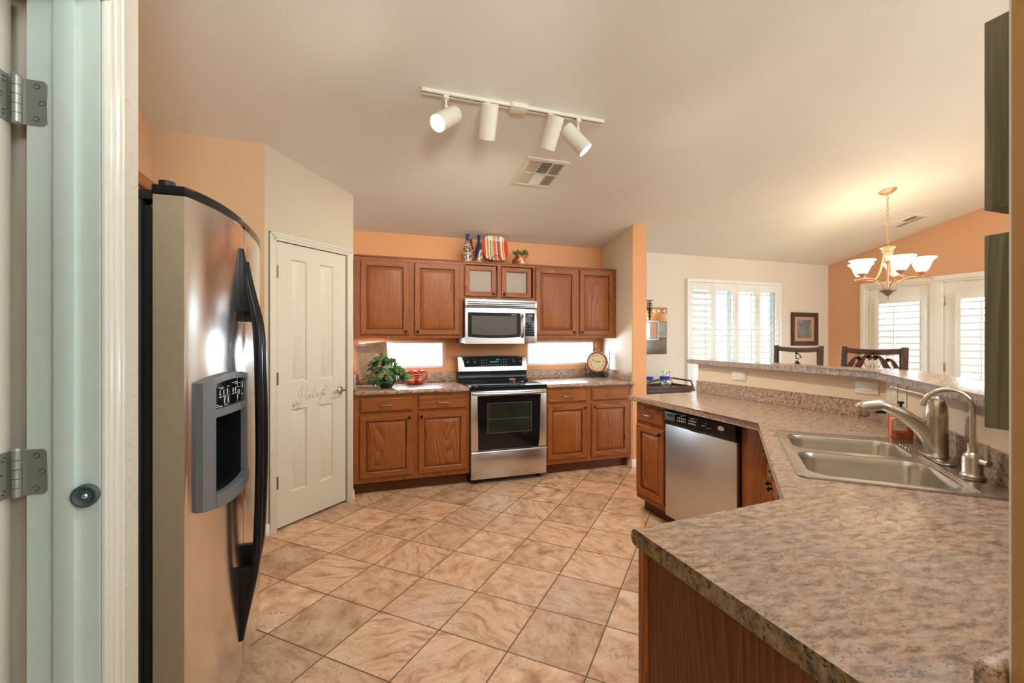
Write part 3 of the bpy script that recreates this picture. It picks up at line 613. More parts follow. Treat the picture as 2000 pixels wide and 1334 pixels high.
def door_part(par, x0, x1, z0, z1, kside=None, ktop=True, glass=False, fw=0.055):
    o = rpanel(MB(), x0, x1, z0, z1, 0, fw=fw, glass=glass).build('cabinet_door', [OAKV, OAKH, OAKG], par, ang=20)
    if glass: MB().box(x0 + fw - 0.002, x1 - fw + 0.002, -0.006, -0.003, z0 + fw - 0.002, z1 - fw + 0.002).build('glass_pane', FROST, o)
    if kside is not None: knob(x0 + 0.028 if kside == 0 else x1 - 0.028, z1 - 0.032 if ktop else z0 + 0.032, -0.02, o)
    return o
def drawer_part(par, x0, x1, z0, z1):
    o = slabfront(MB(), x0, x1, z0, z1, 0).build('drawer', OAKH, par, ang=20); pull((x0 + x1) / 2, (z0 + z1) / 2, -0.02, o); return o
FROST, nt_, b_ = base('seeded_glass', (0.46, 0.33, 0.22, 1), 0.22, trans=0.0, alpha=0.5)
bump(nt_, b_, noise(nt_, coords(nt_), 60, 2), 0.35, 0.004)
CABIN = simple('cabinet_lining', srgb(222, 192, 150), 0.5, var=0.03)
def carcass(w_, d, z0, z1, mb=None, shell=False):
    return (mb or MB()).box(0, w_, 0, d, z0, z1, 0.0015, 1)
# wall cabinets
u = thing('wall_cabinet', 'double-door oak wall cabinet over the ivy, beside the pantry', 'cabinet', (0.0025, 4.43, 1.372), group='oak wall cabinets')
carcass(1.0325, 0.313, 0, 0.762).build('carcass', OAKV, u); MB().box(0, 1.0325, -0.010, 0.313, 0.7625, 0.776, 0.003).build('top_trim', OAKH, u)
door_part(u, 0.060, 0.498, 0.031, 0.728, 1, False); door_part(u, 0.552, 0.994, 0.031, 0.728, 0, False)
u = thing('wall_cabinet', 'short oak wall cabinet with two glass doors above the microwave', 'cabinet', (1.036, 4.43, 1.762), group='oak wall cabinets')
mb = MB(); W_, H_ = 0.770, 0.372
for a in ((0, 0.016, 0, 0.313, 0, H_), (W_ - 0.016, W_, 0, 0.313, 0, H_), (0.016, W_ - 0.016, 0.0, 0.313, 0, 0.03), (0.016, W_ - 0.016, 0, 0.313, H_ - 0.02, H_), (0.36, 0.40, 0, 0.02, 0.03, H_ - 0.02)): mb.box(*a)
mb.build('carcass', OAKV, u); MB().box(0.016, W_ - 0.016, 0.303, 0.312, 0.03, H_ - 0.02).build('back_panel', CABIN, u)
MB().box(0, W_, -0.010, 0.313, H_ + 0.0005, H_ + 0.014, 0.003).build('top_trim', OAKH, u)
door_part(u, 0.012, 0.340, 0.030, 0.340, 1, False, True, 0.05); door_part(u, 0.399, 0.724, 0.030, 0.340, 0, False, True, 0.05)
u = thing('wall_cabinet', 'double-door oak wall cabinet over the clock, beside the wing wall', 'cabinet', (1.8065, 4.43, 1.372), group='oak wall cabinets')
carcass(0.991, 0.313, 0, 0.762).build('carcass', OAKV, u); MB().box(0, 0.991, -0.010, 0.313, 0.7625, 0.776, 0.003).build('top_trim', OAKH, u)
door_part(u, 0.008, 0.484, 0.034, 0.742, 1, False); door_part(u, 0.526, 0.950, 0.034, 0.742, 0, False)
u = thing('wall_cabinet', 'oak cabinet high on the alcove wall above the refrigerator', 'cabinet', (-0.915, 1.62, 1.83), PI / 2, 'oak wall cabinets')
carcass(1.12, 0.303, 0, 0.30).build('carcass', OAKV, u); door_part(u, 0.04, 0.54, 0.02, 0.28, 1, False); door_part(u, 0.58, 1.08, 0.02, 0.28, 0, False)
# base cabinets on the back wall
def base_cab(label, loc, rot, w_, d, cols, knobs, side_l=0.0):
    t = thing('base_cabinet', label, 'cabinet', loc, rot, 'oak base cabinets')
    MB().box(0, w_, 0, d, 0.105, 0.874, 0.0015, 1).build('carcass', OAKV, t); MB().box(0.0, w_ - 0.002, 0.075, d, 0, 0.1045).build('toe_kick', OAKT, t)
    for (a, b), k in zip(cols, knobs): drawer_part(t, a, b, 0.722, 0.848); door_part(t, a, b, 0.150, 0.696, k, True)
    return t
base_cab('two-door oak base cabinet under the basket and ivy, left of the stove', (0.0025, 4.143, 0), 0, 1.0265, 0.597, ((0.048, 0.497), (0.549, 0.993)), (1, 0))
base_cab('two-door oak base cabinet under the clock, right of the stove', (1.808, 4.143, 0), 0, 0.987, 0.597, ((0.015, 0.455), (0.513, 0.955)), (1, 0))
base_cab('narrow oak cabinet with one drawer at the end of the peninsula', (2.143, 3.0905, 0), -PI / 2, 0.374, 0.60, ((0.018, 0.352),), (1,))
t = thing('base_cabinet', 'angled oak sink cabinet in the counter corner', 'cabinet', (2.143, 1.858, 0), -3 * PI / 4, 'oak base cabinets')
MB().box(0, 1.354, 0, 0.035, 0.105, 0.874).build('carcass', OAKV, t); MB().box(0.06, 1.30, 0.075, 0.09, 0, 0.1045).build('toe_kick', OAKT, t)
for a, b, k in ((0.03, 0.33, 1), (0.36, 0.80, 0), (0.84, 1.30, 0)): drawer_part(t, a, b, 0.722, 0.848); door_part(t, a, b, 0.150, 0.696, k, True)
MB().box(2.143, 2.163, 1.860, 2.050, 0, 0.874, 0.001).build('filler_panel', OAKV, t, world=True)
t = thing('base_cabinet', 'dark oak cabinet with plain end panel under the near counter end', 'cabinet', (1.183, 0.900, 0), PI, 'oak base cabinets')
MB().box(0, 0.53, 0, 0.607, 0.105, 0.874, 0.001).build('carcass', OAKV, t); MB().box(0.0, 0.53, 0.075, 0.607, 0, 0.1045).build('toe_kick', OAKT, t)
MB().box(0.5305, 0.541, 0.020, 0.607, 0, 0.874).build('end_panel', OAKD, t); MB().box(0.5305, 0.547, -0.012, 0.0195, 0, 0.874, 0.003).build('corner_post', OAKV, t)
drawer_part(t, 0.04, 0.49, 0.722, 0.848); door_part(t, 0.04, 0.49, 0.150, 0.696, 0, True)

# ---------------------------------------------------------------- countertops
def edged(mb):
    mb.bm.normal_update()
    for f in mb.bm.faces: f.material_index = 1 if abs(f.normal.z) < 0.80 else 0  # one laminate; edges go without the glare painted into the tops
    return mb
BN = 0.0165
c = thing('countertop', 'speckled brown laminate countertop left of the stove', 'countertop', group='laminate countertops')
edged(MB().box(0.0005, 1.028, 4.106, 4.743, 0.8745, 0.914, BN, 5)).build('counter_slab', [LAM, LAMS], c)
mb = MB().box(0.0005, 1.029, 4.724, 4.744, 0.9145, 1.014, 0.004).box(0.0005, 0.020, 4.13, 4.7235, 0.9145, 1.014, 0.004); mb.build('backsplash', LAMS, c)
c = thing('countertop', 'speckled brown laminate countertop under the clock, right of the stove', 'countertop', group='laminate countertops')
edged(MB().box(1.806, 2.798, 4.106, 4.743, 0.8745, 0.914, BN, 5).box(2.75, 2.814, 4.092, 4.114, 0.8765, 0.9125, 0.010, 3)).build('counter_slab', [LAM, LAMS], c)
MB().box(1.808, 2.798, 4.724, 4.744, 0.9145, 1.014, 0.004).box(2.779, 2.799, 4.135, 4.7235, 0.9145, 1.014, 0.004).build('backsplash', LAMS, c)
# long corner counter with the sink cut-out
SM = TR(1.6865, 1.392, 0.914) @ RZ(PI / 4)                  # sink frame: x along the front edge (away), -y into the corner
def sk(s_, t_): return (s_, -t_)
top = [(2.7705, 3.125), (2.082, 3.125), (2.072, 1.851), (1.165, 0.944), (0.640, 0.940), (0.640, 0.289), (1.387, 0.289), (2.7705, 1.672)]
mb = MB().prism(top, 0.8745, 0.914, BN, 5, vbev=0.0)
cut = MB().prism([sk(-0.40, 0.02), sk(-0.40, 0.525), sk(0.375, 0.525), sk(0.375, 0.02)], -0.1, 0.1, M=SM)
mb.boolcut(cut)
c = thing('countertop', 'long speckled brown laminate countertop wrapping the sink corner in the foreground', 'countertop', group='laminate countertops')
edged(mb).build('counter_slab', [LAM, LAMS], c, ang=45)
# flat end cap that shows the rounded profile of the front edge
prof = [(0.289, 0.8746), (0.940 - BN, 0.8746)] + [(0.940 - BN + BN * math.sin(a), 0.8746 + BN - BN * math.cos(a)) for a in [PI / 2 * k / 5 for k in range(1, 6)]] + [(0.940 - BN + BN * math.cos(a), 0.9142 - BN + BN * math.sin(a)) for a in [PI / 2 * k / 5 for k in range(6)]] + [(0.289, 0.9142)]
mb = MB().prism(prof, 0.636, 0.659, M=YZ0); mb.bm.normal_update()
for f in mb.bm.faces: f.material_index = 1 if f.normal.z > 0.8 else 0  # only the cap's top carries the painted-in glare
mb.build('end_cap', [laminate('laminate_edge', (0.030, 0.018, 0.009), (0.20, 0.115, 0.045), (0.42, 0.28, 0.13), (0.014, 0.010, 0.008), 1.0, 0.8, 0.3), LAM], c)
BPs = [(2.771, 3.108), (2.771, 1.672), (1.389, 0.290)]
MB().prism(strip(BPs, 0.0005, 0.0205), 0.9145, 1.014, 0.004).build('backsplash', LAMS, c)
MB().box(0.655, 1.36, 0.2885, 0.310, 0.9145, 1.014, 0.008, 3).build('end_backsplash', LAMS, c)
# raised bar top
bt = thing('bar_counter', 'raised speckled laminate bar top on the low wall behind the sink', 'bar top')
BT = [(2.771, 3.195), (2.771, 1.672), (1.392, 0.293)]
edged(MB().prism(strip(BT, 0.052, -0.200), 1.1525, 1.190, BN, 5)).build('bar_slab', [LAM, LAMS], bt, ang=45)

# ---------------------------------------------------------------- refrigerator
fx = lambda y: -0.395 - 0.075 * abs((y - 2.07) / 0.5) ** 3
R = thing('refrigerator', 'stainless side-by-side refrigerator with bowed doors and black dispenser', 'refrigerator', (-0.87, 2.07, 0))
MB().box(-1.20, -0.575, 1.578, 2.562, 0.03, 1.775, 0.006).box(-0.577, -0.548, 1.60, 2.54, 0.10, 1.76).build('cabinet_body', BLACKM, R, world=True)
MB().box(-0.62, -0.475, 1.60, 2.54, 0.012, 0.112, 0.004).build('toe_grille', BLACK, R, world=True)
def fdoor(y0, y1, n=24):
    ys = [y0 + (y1 - y0) * i / n for i in range(n + 1)]
    return [(fx(y), y) for y in ys] + [(-0.546, y1), (-0.546, y0)]
fz0, fz1 = 0.125, 1.79
ysm = 1.962
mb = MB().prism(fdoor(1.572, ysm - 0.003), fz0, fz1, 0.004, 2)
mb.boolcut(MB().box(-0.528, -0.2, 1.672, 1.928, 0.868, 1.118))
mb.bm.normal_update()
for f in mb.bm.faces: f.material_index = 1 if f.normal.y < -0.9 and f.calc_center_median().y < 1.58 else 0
fd = mb.build('freezer_door', [STEELV, simple('door_edge_reflection', srgb(178, 166, 138), 0.35, 0.35, var=0.04)], R, world=True, ang=30)  # light edge colour stands in for the reflection of the lit wall
rd = MB().prism(fdoor(ysm + 0.003, 2.568), fz0, fz1, 0.004, 2).build('fridge_door', STEELV, R, world=True, ang=30)
def capstrip(y0, y1):
    ys = [y0 + (y1 - y0) * i / 12 for i in range(13)]
    return [(fx(y) + 0.002, y) for y in ys] + [(-0.548, y1), (-0.548, y0)]
MB().prism(capstrip(1.570, ysm - 0.004), fz1 + 0.0005, fz1 + 0.028, 0.005, 2).build('top_trim', BLACK, fd, world=True)
MB().prism(capstrip(ysm + 0.004, 2.57), fz1 + 0.0005, fz1 + 0.028, 0.005, 2).build('top_trim', BLACK, rd, world=True)
MB().box(-0.70, -0.50, 1.59, 1.66, 1.776, 1.806, 0.006).cyl((-0.525, 1.615, 1.80), (-0.525, 1.615, 1.838), 0.021, n=20).build('hinge_cover', BLACKM, R, world=True)
MB().box(-0.70, -0.50, 2.48, 2.55, 1.776, 1.806, 0.006).build('hinge_cover', BLACKM, R, world=True)
def fhandle(y, zt, zb, par, sgn):
    mb = MB(); pts = []; rs = []
    prof = [(zt, 0.006, 0.004), (zt - 0.06, 0.012, 0.009), (zt - 0.14, 0.026, 0.013), (zt - 0.24, 0.046, 0.0155), (zt - 0.36, 0.056, 0.015), ((zt + zb) / 2, 0.062, 0.0145), (zb + 0.42, 0.057, 0.015), (zb + 0.28, 0.048, 0.0155), (zb + 0.17, 0.030, 0.014), (zb + 0.07, 0.013, 0.010), (zb, 0.006, 0.004)]
    P = crom([(fx(y) + o_, y, z) for z, o_, r in prof], 5); Rr = []
    for i in range(len(prof) - 1):
        for k in range(5): Rr.append(prof[i][2] + (prof[i + 1][2] - prof[i][2]) * k / 5)
    Rr.append(prof[-1][2]); mb.tube(P, Rr, 12)
    for z0, z1, s_ in ((zt, zt - 0.235, 1), (zb, zb + 0.27, 1)):       # solid wedge that ties the bar to the door
        tri = [(fx(y) - 0.001, z0), (fx(y) - 0.001, z1 + 0.0), (fx(y) + 0.045, z1), (fx(y) + 0.006, z0)]
        mb.prism(tri, -0.011, 0.011, 0.002, 1, M=TR(0, y, 0) @ Matrix(((1, 0, 0, 0), (0, 0, 1, 0), (0, 1, 0, 0), (0, 0, 0, 1))))
    mb.build('door_handle', BLACK, par, world=True)
fhandle(ysm - 0.035, 1.705, 0.245, fd, -1); fhandle(ysm + 0.045, 1.67, 0.30, rd, 1)
def patch(mb, y0, y1, zl, zh, t0, t1, n=10):
    """curved plate on the freezer door between two height curves"""
    t = bmesh.new(); rows = []
    for i in range(n + 1):
        y = y0 + (y1 - y0) * i / n
        rows.append([t.verts.new((fx(y) + a, y, z)) for a, z in ((t0, zl(y)), (t1, zl(y)), (t1, zh(y)), (t0, zh(y)))])
    for A, B in zip(rows, rows[1:]):
        for k in range(4): t.faces.new((A[k], A[(k + 1) % 4], B[(k + 1) % 4], B[k]))
    t.faces.new(rows[0][::-1]); t.faces.new(rows[-1]); return mb.add(t)
k_ = lambda v: (lambda y: v)
bow = lambda z, a: (lambda y: z + a * (1 - ((y - 1.785) / 0.165) ** 2))
mb = MB(); patch(mb, 1.612, 1.672, bow(0.838, -0.018), bow(1.236, 0.020), 0, 0.020); patch(mb, 1.672, 1.948, bow(1.216, 0.018), bow(1.236, 0.020), 0, 0.020)
patch(mb, 1.928, 1.948, bow(0.84, -0.018), bow(1.24, 0.012), 0, 0.018); patch(mb, 1.672, 1.930, k_(1.118), k_(1.143), 0, 0.020); patch(mb, 1.672, 1.948, bow(0.838, -0.018), bow(0.880, -0.012), 0, 0.022)
dp = mb.build('dispenser_bezel', GREYP, fd, world=True)
mb = MB(); patch(mb, 1.672, 1.928, k_(1.143), bow(1.216, 0.018), 0, 0.010); mb.build('control_panel', BLKGLASS, dp, world=True)
mb = MB()
def onp(y, z, ry, rz, mb=mb, t=0.0108):
    n = 14; vs = [(fx(y) + t, y + ry * math.cos(2 * PI * k / n), z + rz * math.sin(2 * PI * k / n)) for k in range(n)]; mb.raw(vs, [tuple(range(n))])
for y, z, ry, rz in ((1.712, 1.192, .007, .009), (1.736, 1.193, .007, .009), (1.760, 1.194, .007, .009), (1.742, 1.165, .010, .012), (1.768, 1.165, .010, .012), (1.806, 1.192, .007, .009), (1.828, 1.192, .007, .009), (1.853, 1.180, .006, .010), (1.868, 1.180, .006, .010), (1.850, 1.164, .008, .010), (1.906, 1.200, .006, .011)): onp(y, z, ry, rz)
def dash(y0, y1, z, h=0.0022): mb.raw([(fx(y0) + .0108, y0, z), (fx(y1) + .0108, y1, z), (fx(y1) + .0108, y1, z + h), (fx(y0) + .0108, y0, z + h)], [(0, 1, 2, 3)])
for y0, y1, z in ((1.705, 1.722, 1.177), (1.729, 1.746, 1.178), (1.755, 1.766, 1.180), (1.798, 1.815, 1.178), (1.820, 1.838, 1.179), (1.680, 1.705, 1.153), (1.680, 1.728, 1.147), (1.798, 1.845, 1.217), (1.825, 1.845, 1.211), (1.722, 1.736, 1.207), (1.758, 1.775, 1.208), (1.845, 1.852, 1.150), (1.898, 1.918, 1.166), (1.898, 1.912, 1.213), (1.738, 1.760, 1.149)): dash(y0, y1, z)
for y0, y1, z0, z1 in ((1.846, 1.888, 1.197, 1.211),):
    dash(y0, y1, z0, .0015); dash(y0, y1, z1, .0015); dash(y0, y0 + .002, z0, z1 - z0); dash(y1 - .002, y1, z0, z1 - z0)
dash(1.845, 1.8475, 1.197, 0.034)
mb.build('panel_print', PALE, dp, world=True)
mb = MB().box(-0.5275, -0.5265, 1.672, 1.928, 0.868, 1.118).box(-0.5275, fx(1.672) , 1.672, 1.6735, 0.868, 1.118).box(-0.5275, fx(1.928), 1.9265, 1.928, 0.868, 1.118).box(-0.5275, -0.425, 1.6735, 1.9265, 0.868, 0.8695).box(-0.5275, -0.43, 1.6735, 1.9265, 1.1165, 1.118)
mb.box(-0.510, -0.470, 1.79, 1.84, 1.06, 1.117, 0.008).box(-0.515, -0.50, 1.775, 1.855, 0.90, 1.07, 0.004).build('dispenser_recess', BLACK, dp, world=True)

# ---------------------------------------------------------------- stove
R = thing('stove', 'stainless electric range with black glass cooktop and oven window', 'stove', (1.413, 4.4, 0))
X0, X1, YF = 1.0305, 1.7985, 4.098
wm = dict(world=True)
MB().box(X0, X1, YF + 0.035, 4.68, 0.035, 0.893, 0.003).build('body', BLACKM, R, **wm)
MB().box(X0 - 0.0, X1 + 0.0, YF - 0.008, 4.63, 0.8935, 0.921, 0.007, 3).build('cooktop', BLKGLASS, R, **wm)
for bx_, by_, br in ((1.22, 4.27, .10), (1.60, 4.27, .085), (1.22, 4.50, .075), (1.60, 4.50, .10)): MB().tube([(bx_ + br * math.cos(a), by_ + br * math.sin(a), 0.9212) for a in [2 * PI * k / 40 for k in range(40)]], 0.0012, 4, closed=True).build('burner_ring', DGREY, R, **wm)
# curved black riser, steel control console
pr = [(4.72, 0.921), (4.60, 0.921), (4.607, 0.935), (4.635, 0.950), (4.645, 0.985), (4.640, 1.015), (4.640, 1.022), (4.72, 1.022)]
YZ = Matrix(((0, 0, 1, 0), (1, 0, 0, 0), (0, 1, 0, 0), (0, 0, 0, 1)))
MB().prism(pr, X0 + 0.003, X1 - 0.003, 0.002, 1, M=YZ).build('back_riser', BLACK, R, **wm)
pr = [(4.722, 1.023), (4.632, 1.023), (4.640, 1.10), (4.652, 1.165), (4.662, 1.180), (4.722, 1.186)]
con = MB().prism(pr, X0, X1, 0.003, 2, M=YZ).build('control_console', STEEL, R, **wm)
def onc(z): return 4.632 + (z - 1.023) / 0.142 * 0.020      # console face
q = [(1.082, 1.165), (1.250, 1.178), (1.415, 1.183), (1.580, 1.178), (1.752, 1.165), (1.742, 1.068), (1.100, 1.068)]
t = bmesh.new(); A = [t.verts.new((x, onc(z) - 0.004, z)) for x, z in q]; B = [t.verts.new((x, onc(z) + 0.004, z)) for x, z in q]
t.faces.new(A); t.faces.new(B[::-1]); [t.faces.new((A[i], A[(i + 1) % 7], B[(i + 1) % 7], B[i])) for i in range(7)]
MB().add(t).build('control_glass', simple('matt_black_console', (0.010, 0.010, 0.011, 1), 0.5, var=0.1, spec=0.12), con, **wm)
MC = lambda x, z: TR(x, onc(z) - 0.0042, z) @ RX(PI / 2 - 0.14)
for x in (1.130, 1.205, 1.640, 1.712):
    mb = MB().lathe([(0, 0.014), (0.014, 0.014), (0.0175, 0.010), (0.019, 0.0), (0, 0)], 22, M=MC(x, 1.117)); mb.box(-0.003, 0.003, -0.017, 0.017, 0.012, 0.022, 0.001, M=MC(x, 1.117)); mb.build('burner_knob', BLACK, con, **wm)
mb = MB()
for i in range(3):
    for j in range(3): mb.box(-0.006, 0.006, -0.004, 0.004, 0, 0.0004, M=MC(1.285 + 0.027 * i, 1.085 + 0.026 * j))
for i in range(6): mb.box(-0.005, 0.005, -0.003, 0.003, 0, 0.0004, M=MC(1.365 + 0.022 * i, 1.087))
for i in range(3):
    for j in range(3): mb.box(-0.006, 0.006, -0.004, 0.004, 0, 0.0004, M=MC(1.505 + 0.027 * i, 1.085 + 0.026 * j))
for x in (1.130, 1.205, 1.640, 1.712): mb.box(-0.010, 0.010, -0.001, 0.001, 0, 0.0004, M=MC(x, 1.145)).box(-0.001, 0.001, -0.002, 0.012, 0.0222, 0.0226, M=MC(x, 1.117))
mb.build('console_print', simple('grey_print', (0.28, 0.29, 0.28, 1), 0.5), con, **wm)
mb = MB().text('9:45', 0.017, MC(1.465, 1.140) , 0.0003).box(-0.045, 0.045, -0.0025, 0.0025, 0, 0.0004, M=MC(1.425, 1.118)); mb.build('clock_digits', emit('green_display', (0.10, 0.55, 0.38), 1.0), con, **wm)
MB().box(-0.025, 0.025, -0.003, 0.003, -0.001, 0.001, 0.0008, M=TR(1.415, 4.634, 1.044) @ RX(PI / 2)).build('badge', PALE, con, **wm)
# oven door
od = MB().box(X0 + 0.002, X1 - 0.002, YF, YF + 0.034, 0.312, 0.872, 0.004).build('oven_door', STEEL, R, **wm)
XZ = Matrix(((1, 0, 0, 0), (0, 0, 1, 0), (0, 1, 0, 0), (0, 0, 0, 1)))
MB().prism([(1.102, 0.316), (1.712, 0.316), (1.722, 0.40), (1.735, 0.828), (1.094, 0.828), (1.100, 0.45)], YF - 0.003, YF + 0.002, 0.001, 1, M=XZ).build('oven_glass', BLKGLASS, od, **wm)
mb = MB().loops([(1.190, 1.640, 0.470, 0.758, YF - 0.0031), (1.190, 1.640, 0.470, 0.758, YF - 0.0042), (1.197, 1.633, 0.477, 0.751, YF - 0.0042), (1.197, 1.633, 0.477, 0.751, YF - 0.0031)], cap0=False, cap1=False)
mb.build('window_border', simple('grey_window_border', (0.055, 0.058, 0.052, 1), 0.4), od, **wm)
wm_, nt_, b_ = base('oven_interior_window', (0.05, 0.055, 0.04, 1), 0.08); sp = nd(nt_, 'ShaderNodeSeparateXYZ', {0: coords(nt_)})
MB().box(1.197, 1.633, YF - 0.0036, YF - 0.0032, 0.477, 0.751).build('oven_window', simple('smoked_green_glass', (0.018, 0.021, 0.014, 1), 0.10, var=0.25, sc=7), od, **wm)
MB().box(1.199, 1.631, YF - 0.0042, YF - 0.0037, 0.604, 0.607).build('oven_rack', simple('rack_wire', (0.12, 0.13, 0.10, 1), 0.4), od, **wm)
mb = MB(); hp = [(X0 + 0.02, YF - 0.012, 0.853), (X0 + 0.10, YF - 0.036, 0.852), (X0 + 0.20, YF - 0.042, 0.850), (1.415, YF - 0.046, 0.850), (X1 - 0.20, YF - 0.042, 0.850), (X1 - 0.10, YF - 0.036, 0.852), (X1 - 0.02, YF - 0.012, 0.853)]
mb.tube(crom(hp, 6), 0.013, 12); mb.box(X0 + 0.008, X0 + 0.10, YF - 0.020, YF + 0.001, 0.836, 0.868, 0.006).box(X1 - 0.10, X1 - 0.008, YF - 0.020, YF + 0.001, 0.836, 0.868, 0.006).build('oven_handle', STEEL, od, **wm)
dr = MB().box(X0 + 0.002, X1 - 0.002, YF - 0.001, YF + 0.034, 0.045, 0.285, 0.004).build('storage_drawer', STEEL, R, **wm)
MB().tube([(X0 + 0.002, YF - 0.006, 0.297), (X1 - 0.002, YF - 0.006, 0.297)], 0.012, 12).build('drawer_lip', STEEL, dr, **wm)
for x in (X0 + 0.06, X1 - 0.06): MB().cyl((x, YF + 0.06, 0), (x, YF + 0.06, 0.036), 0.018, n=14).build('foot', BLACK, R, **wm)
# small striped dish at the back of the cooktop
d = thing('spoon_rest', 'tiny red and cream dish at the back of the black cooktop', 'dish', (1.60, 4.56, 0.9217))
MB().lathe([(0, 0.002), (0.030, 0.003), (0.036, 0.012), (0.038, 0.012), (0.034, 0.0), (0, 0)], 20).build('dish', simple('red_cream_glaze', srgb(205, 110, 90), 0.25), d)
MB().lathe([(0.0365, 0.0125), (0.0385, 0.0125), (0.0375, 0.016), (0.036, 0.016), (0.0365, 0.0125)], 20).build('rim', simple('cream_glaze', srgb(236, 214, 180), 0.25), d)

# ---------------------------------------------------------------- microwave
R = thing('microwave', 'stainless over-range microwave under the glass-door cabinet', 'microwave', (1.417, 4.54, 1.316))
X0, X1, YM = 1.0365, 1.7985, 4.350
MB().box(X0 + 0.003, X1 - 0.003, YM + 0.03, 4.742, 1.322, 1.7605, 0.003).build('body', simple('grey_metal_case', (0.10, 0.10, 0.10, 1), 0.4, 0.5), R, **wm)
MB().box(X0, X1, YM - 0.004, YM + 0.03, 1.680, 1.7605, 0.004).build('vent_grille', STEEL, R, **wm)
mb = MB()
for z in (1.690, 1.709, 1.728): mb.box(X0 + 0.02, X1 - 0.02, YM - 0.006, YM - 0.003, z, z + 0.010)
mb.build('grille_slots', SLOT, R, **wm)
def bowbox(x0, x1, z0, z1, y, t, b, mb, n=10, zb=0.0):
    f = lambda x: y - b * (1 - ((x - (x0 + x1) / 2) / ((x1 - x0) / 2)) ** 2)
    xs = [x0 + (x1 - x0) * i / n for i in range(n + 1)]
    mb.prism([(x, f(x)) for x in xs] + [(x1, y + t), (x0, y + t)], z0, z1, 0.002, 1); return mb
XS = 1.658; by = lambda x: 0.014 * (1 - ((x - 1.35) / 0.40) ** 2)
mdp = lambda x0, x1, z0, z1, off, t, mb, zdip=0.0: None
def mwplate(x0, x1, z0, z1, o0, o1, mat, name, par, dip=0.0, n=14):
    t = bmesh.new(); rows = []
    for i in range(n + 1):
        x = x0 + (x1 - x0) * i / n; dz = dip * (1 - (2 * i / n - 1) ** 2); yb = YM - max(0, by(x))
        rows.append([t.verts.new((x, yb + o, z)) for o, z in ((o1, z0 - dz), (o0, z0 - dz), (o0, z1), (o1, z1))])
    for A, B in zip(rows, rows[1:]):
        for k in range(4): t.faces.new((A[k], A[(k + 1) % 4], B[(k + 1) % 4], B[k]))
    t.faces.new(rows[0][::-1]); t.faces.new(rows[-1]); return MB().add(t).build(name, mat, par, **wm)
md = mwplate(X0, XS - 0.001, 1.316, 1.672, 0.0, 0.03, STEEL, 'microwave_door', R)
mwplate(1.063, 1.615, 1.386, 1.628, -0.0025, 0.001, BLKGLASS, 'door_glass', md, 0.014)
mwplate(1.100, 1.572, 1.412, 1.594, -0.0032, -0.0024, simple('grey_window_mesh', (0.085, 0.08, 0.072, 1), 0.12), 'door_window', md, 0.010)
MB().tube(crom([(1.636, YM - 0.006, 1.618), (1.636, YM - 0.030, 1.585), (1.636, YM - 0.040, 1.50), (1.636, YM - 0.030, 1.41), (1.636, YM - 0.006, 1.378)], 6), 0.0105, 10).build('door_handle', STEEL, md, **wm)
MB().lathe([(0, 0.003), (0.022, 0.0025), (0.026, 0), (0, 0)], 24, M=TR(1.427, YM - 0.013, 1.650) @ RX(PI / 2) @ Matrix.Scale(0.42, 4, (0, 1, 0))).build('badge', simple('polished_badge', (0.8, 0.78, 0.75, 1), 0.15, 0.9), md, **wm)
cp = MB().box(XS + 0.001, X1, YM - 0.002, YM + 0.03, 1.316, 1.672, 0.003).build('control_side', STEEL, R, **wm)
MB().box(1.668, 1.772, YM - 0.004, YM, 1.392, 1.630, 0.001).build('keypad', BLACK, cp, **wm)
mb = MB()
for i in range(4):
    for j in range(6):
        if (i + j) % 5 != 4 or j < 3: mb.box(1.684 + i * 0.023, 1.692 + i * 0.023, YM - 0.0045, YM - 0.004, 1.415 + j * 0.025, 1.421 + j * 0.025)
mb.build('keys', simple('key_print', (0.42, 0.42, 0.40, 1), 0.5), cp, **wm)
MB().box(1.690, 1.750, YM - 0.0046, YM - 0.004, 1.592, 1.616).build('display', simple('brown_display', (0.16, 0.12, 0.09, 1), 0.2), cp, **wm)
MB().box(1.515, 1.568, YM - 0.0155, YM - 0.0148, 1.606, 1.610).build('print', PALE, md, **wm)

# ---------------------------------------------------------------- dishwasher
R = thing('dishwasher', 'stainless dishwasher with black control strip in the peninsula', 'dishwasher', (2.14, 2.384, 0))
XF = 2.118
MB().box(2.150, 2.70, 2.0535, 2.713, 0.02, 0.873).build('tub', SLOT, R, **wm)
MB().box(2.21, 2.23, 2.06, 2.71, 0.0, 0.10).build('kick_plate', BLACK, R, **wm)
dd = MB().box(XF, 2.149, 2.064, 2.706, 0.103, 0.757, 0.004).build('dishwasher_door', steel('satin_door_steel', (0.62, 0.60, 0.58), 0.34, (60, 60, 2)), R, **wm)
t = bmesh.new(); n = 16; rows = []
for i in range(n + 1):
    y = 2.064 + (2.706 - 2.064) * i / n; f = 1 - ((y - 2.385) / 0.321) ** 2
    rows.append([t.verts.new(p) for p in ((2.149, y, 0.758), (XF - 0.002, y, 0.758), (XF - 0.012 - 0.004 * f, y, 0.790 - 0.016 * f), (XF - 0.010, y, 0.856), (2.149, y, 0.862))])
for A, B in zip(rows, rows[1:]):
    for k in range(5): t.faces.new((A[k], A[(k + 1) % 5], B[(k + 1) % 5], B[k]))
t.faces.new(rows[0][::-1]); t.faces.new(rows[-1])
cp = MB().add(t).build('control_panel', BLACK, dd, **wm)
xp = XF - 0.0155
MB().box(xp, XF, 2.590, 2.695, 0.792, 0.850, 0.002).build('vent_cover', simple('slate_plastic', srgb(96, 102, 112), 0.35), cp, **wm)
MB().box(xp - 0.0008, xp + 0.002, 2.604, 2.668, 0.822, 0.838).build('vent_slot', SLOT, cp, **wm)
MB().box(xp + 0.0005, XF, 2.36, 2.588, 0.796, 0.852, 0.001).build('button_panel', BLKGLASS, cp, **wm)
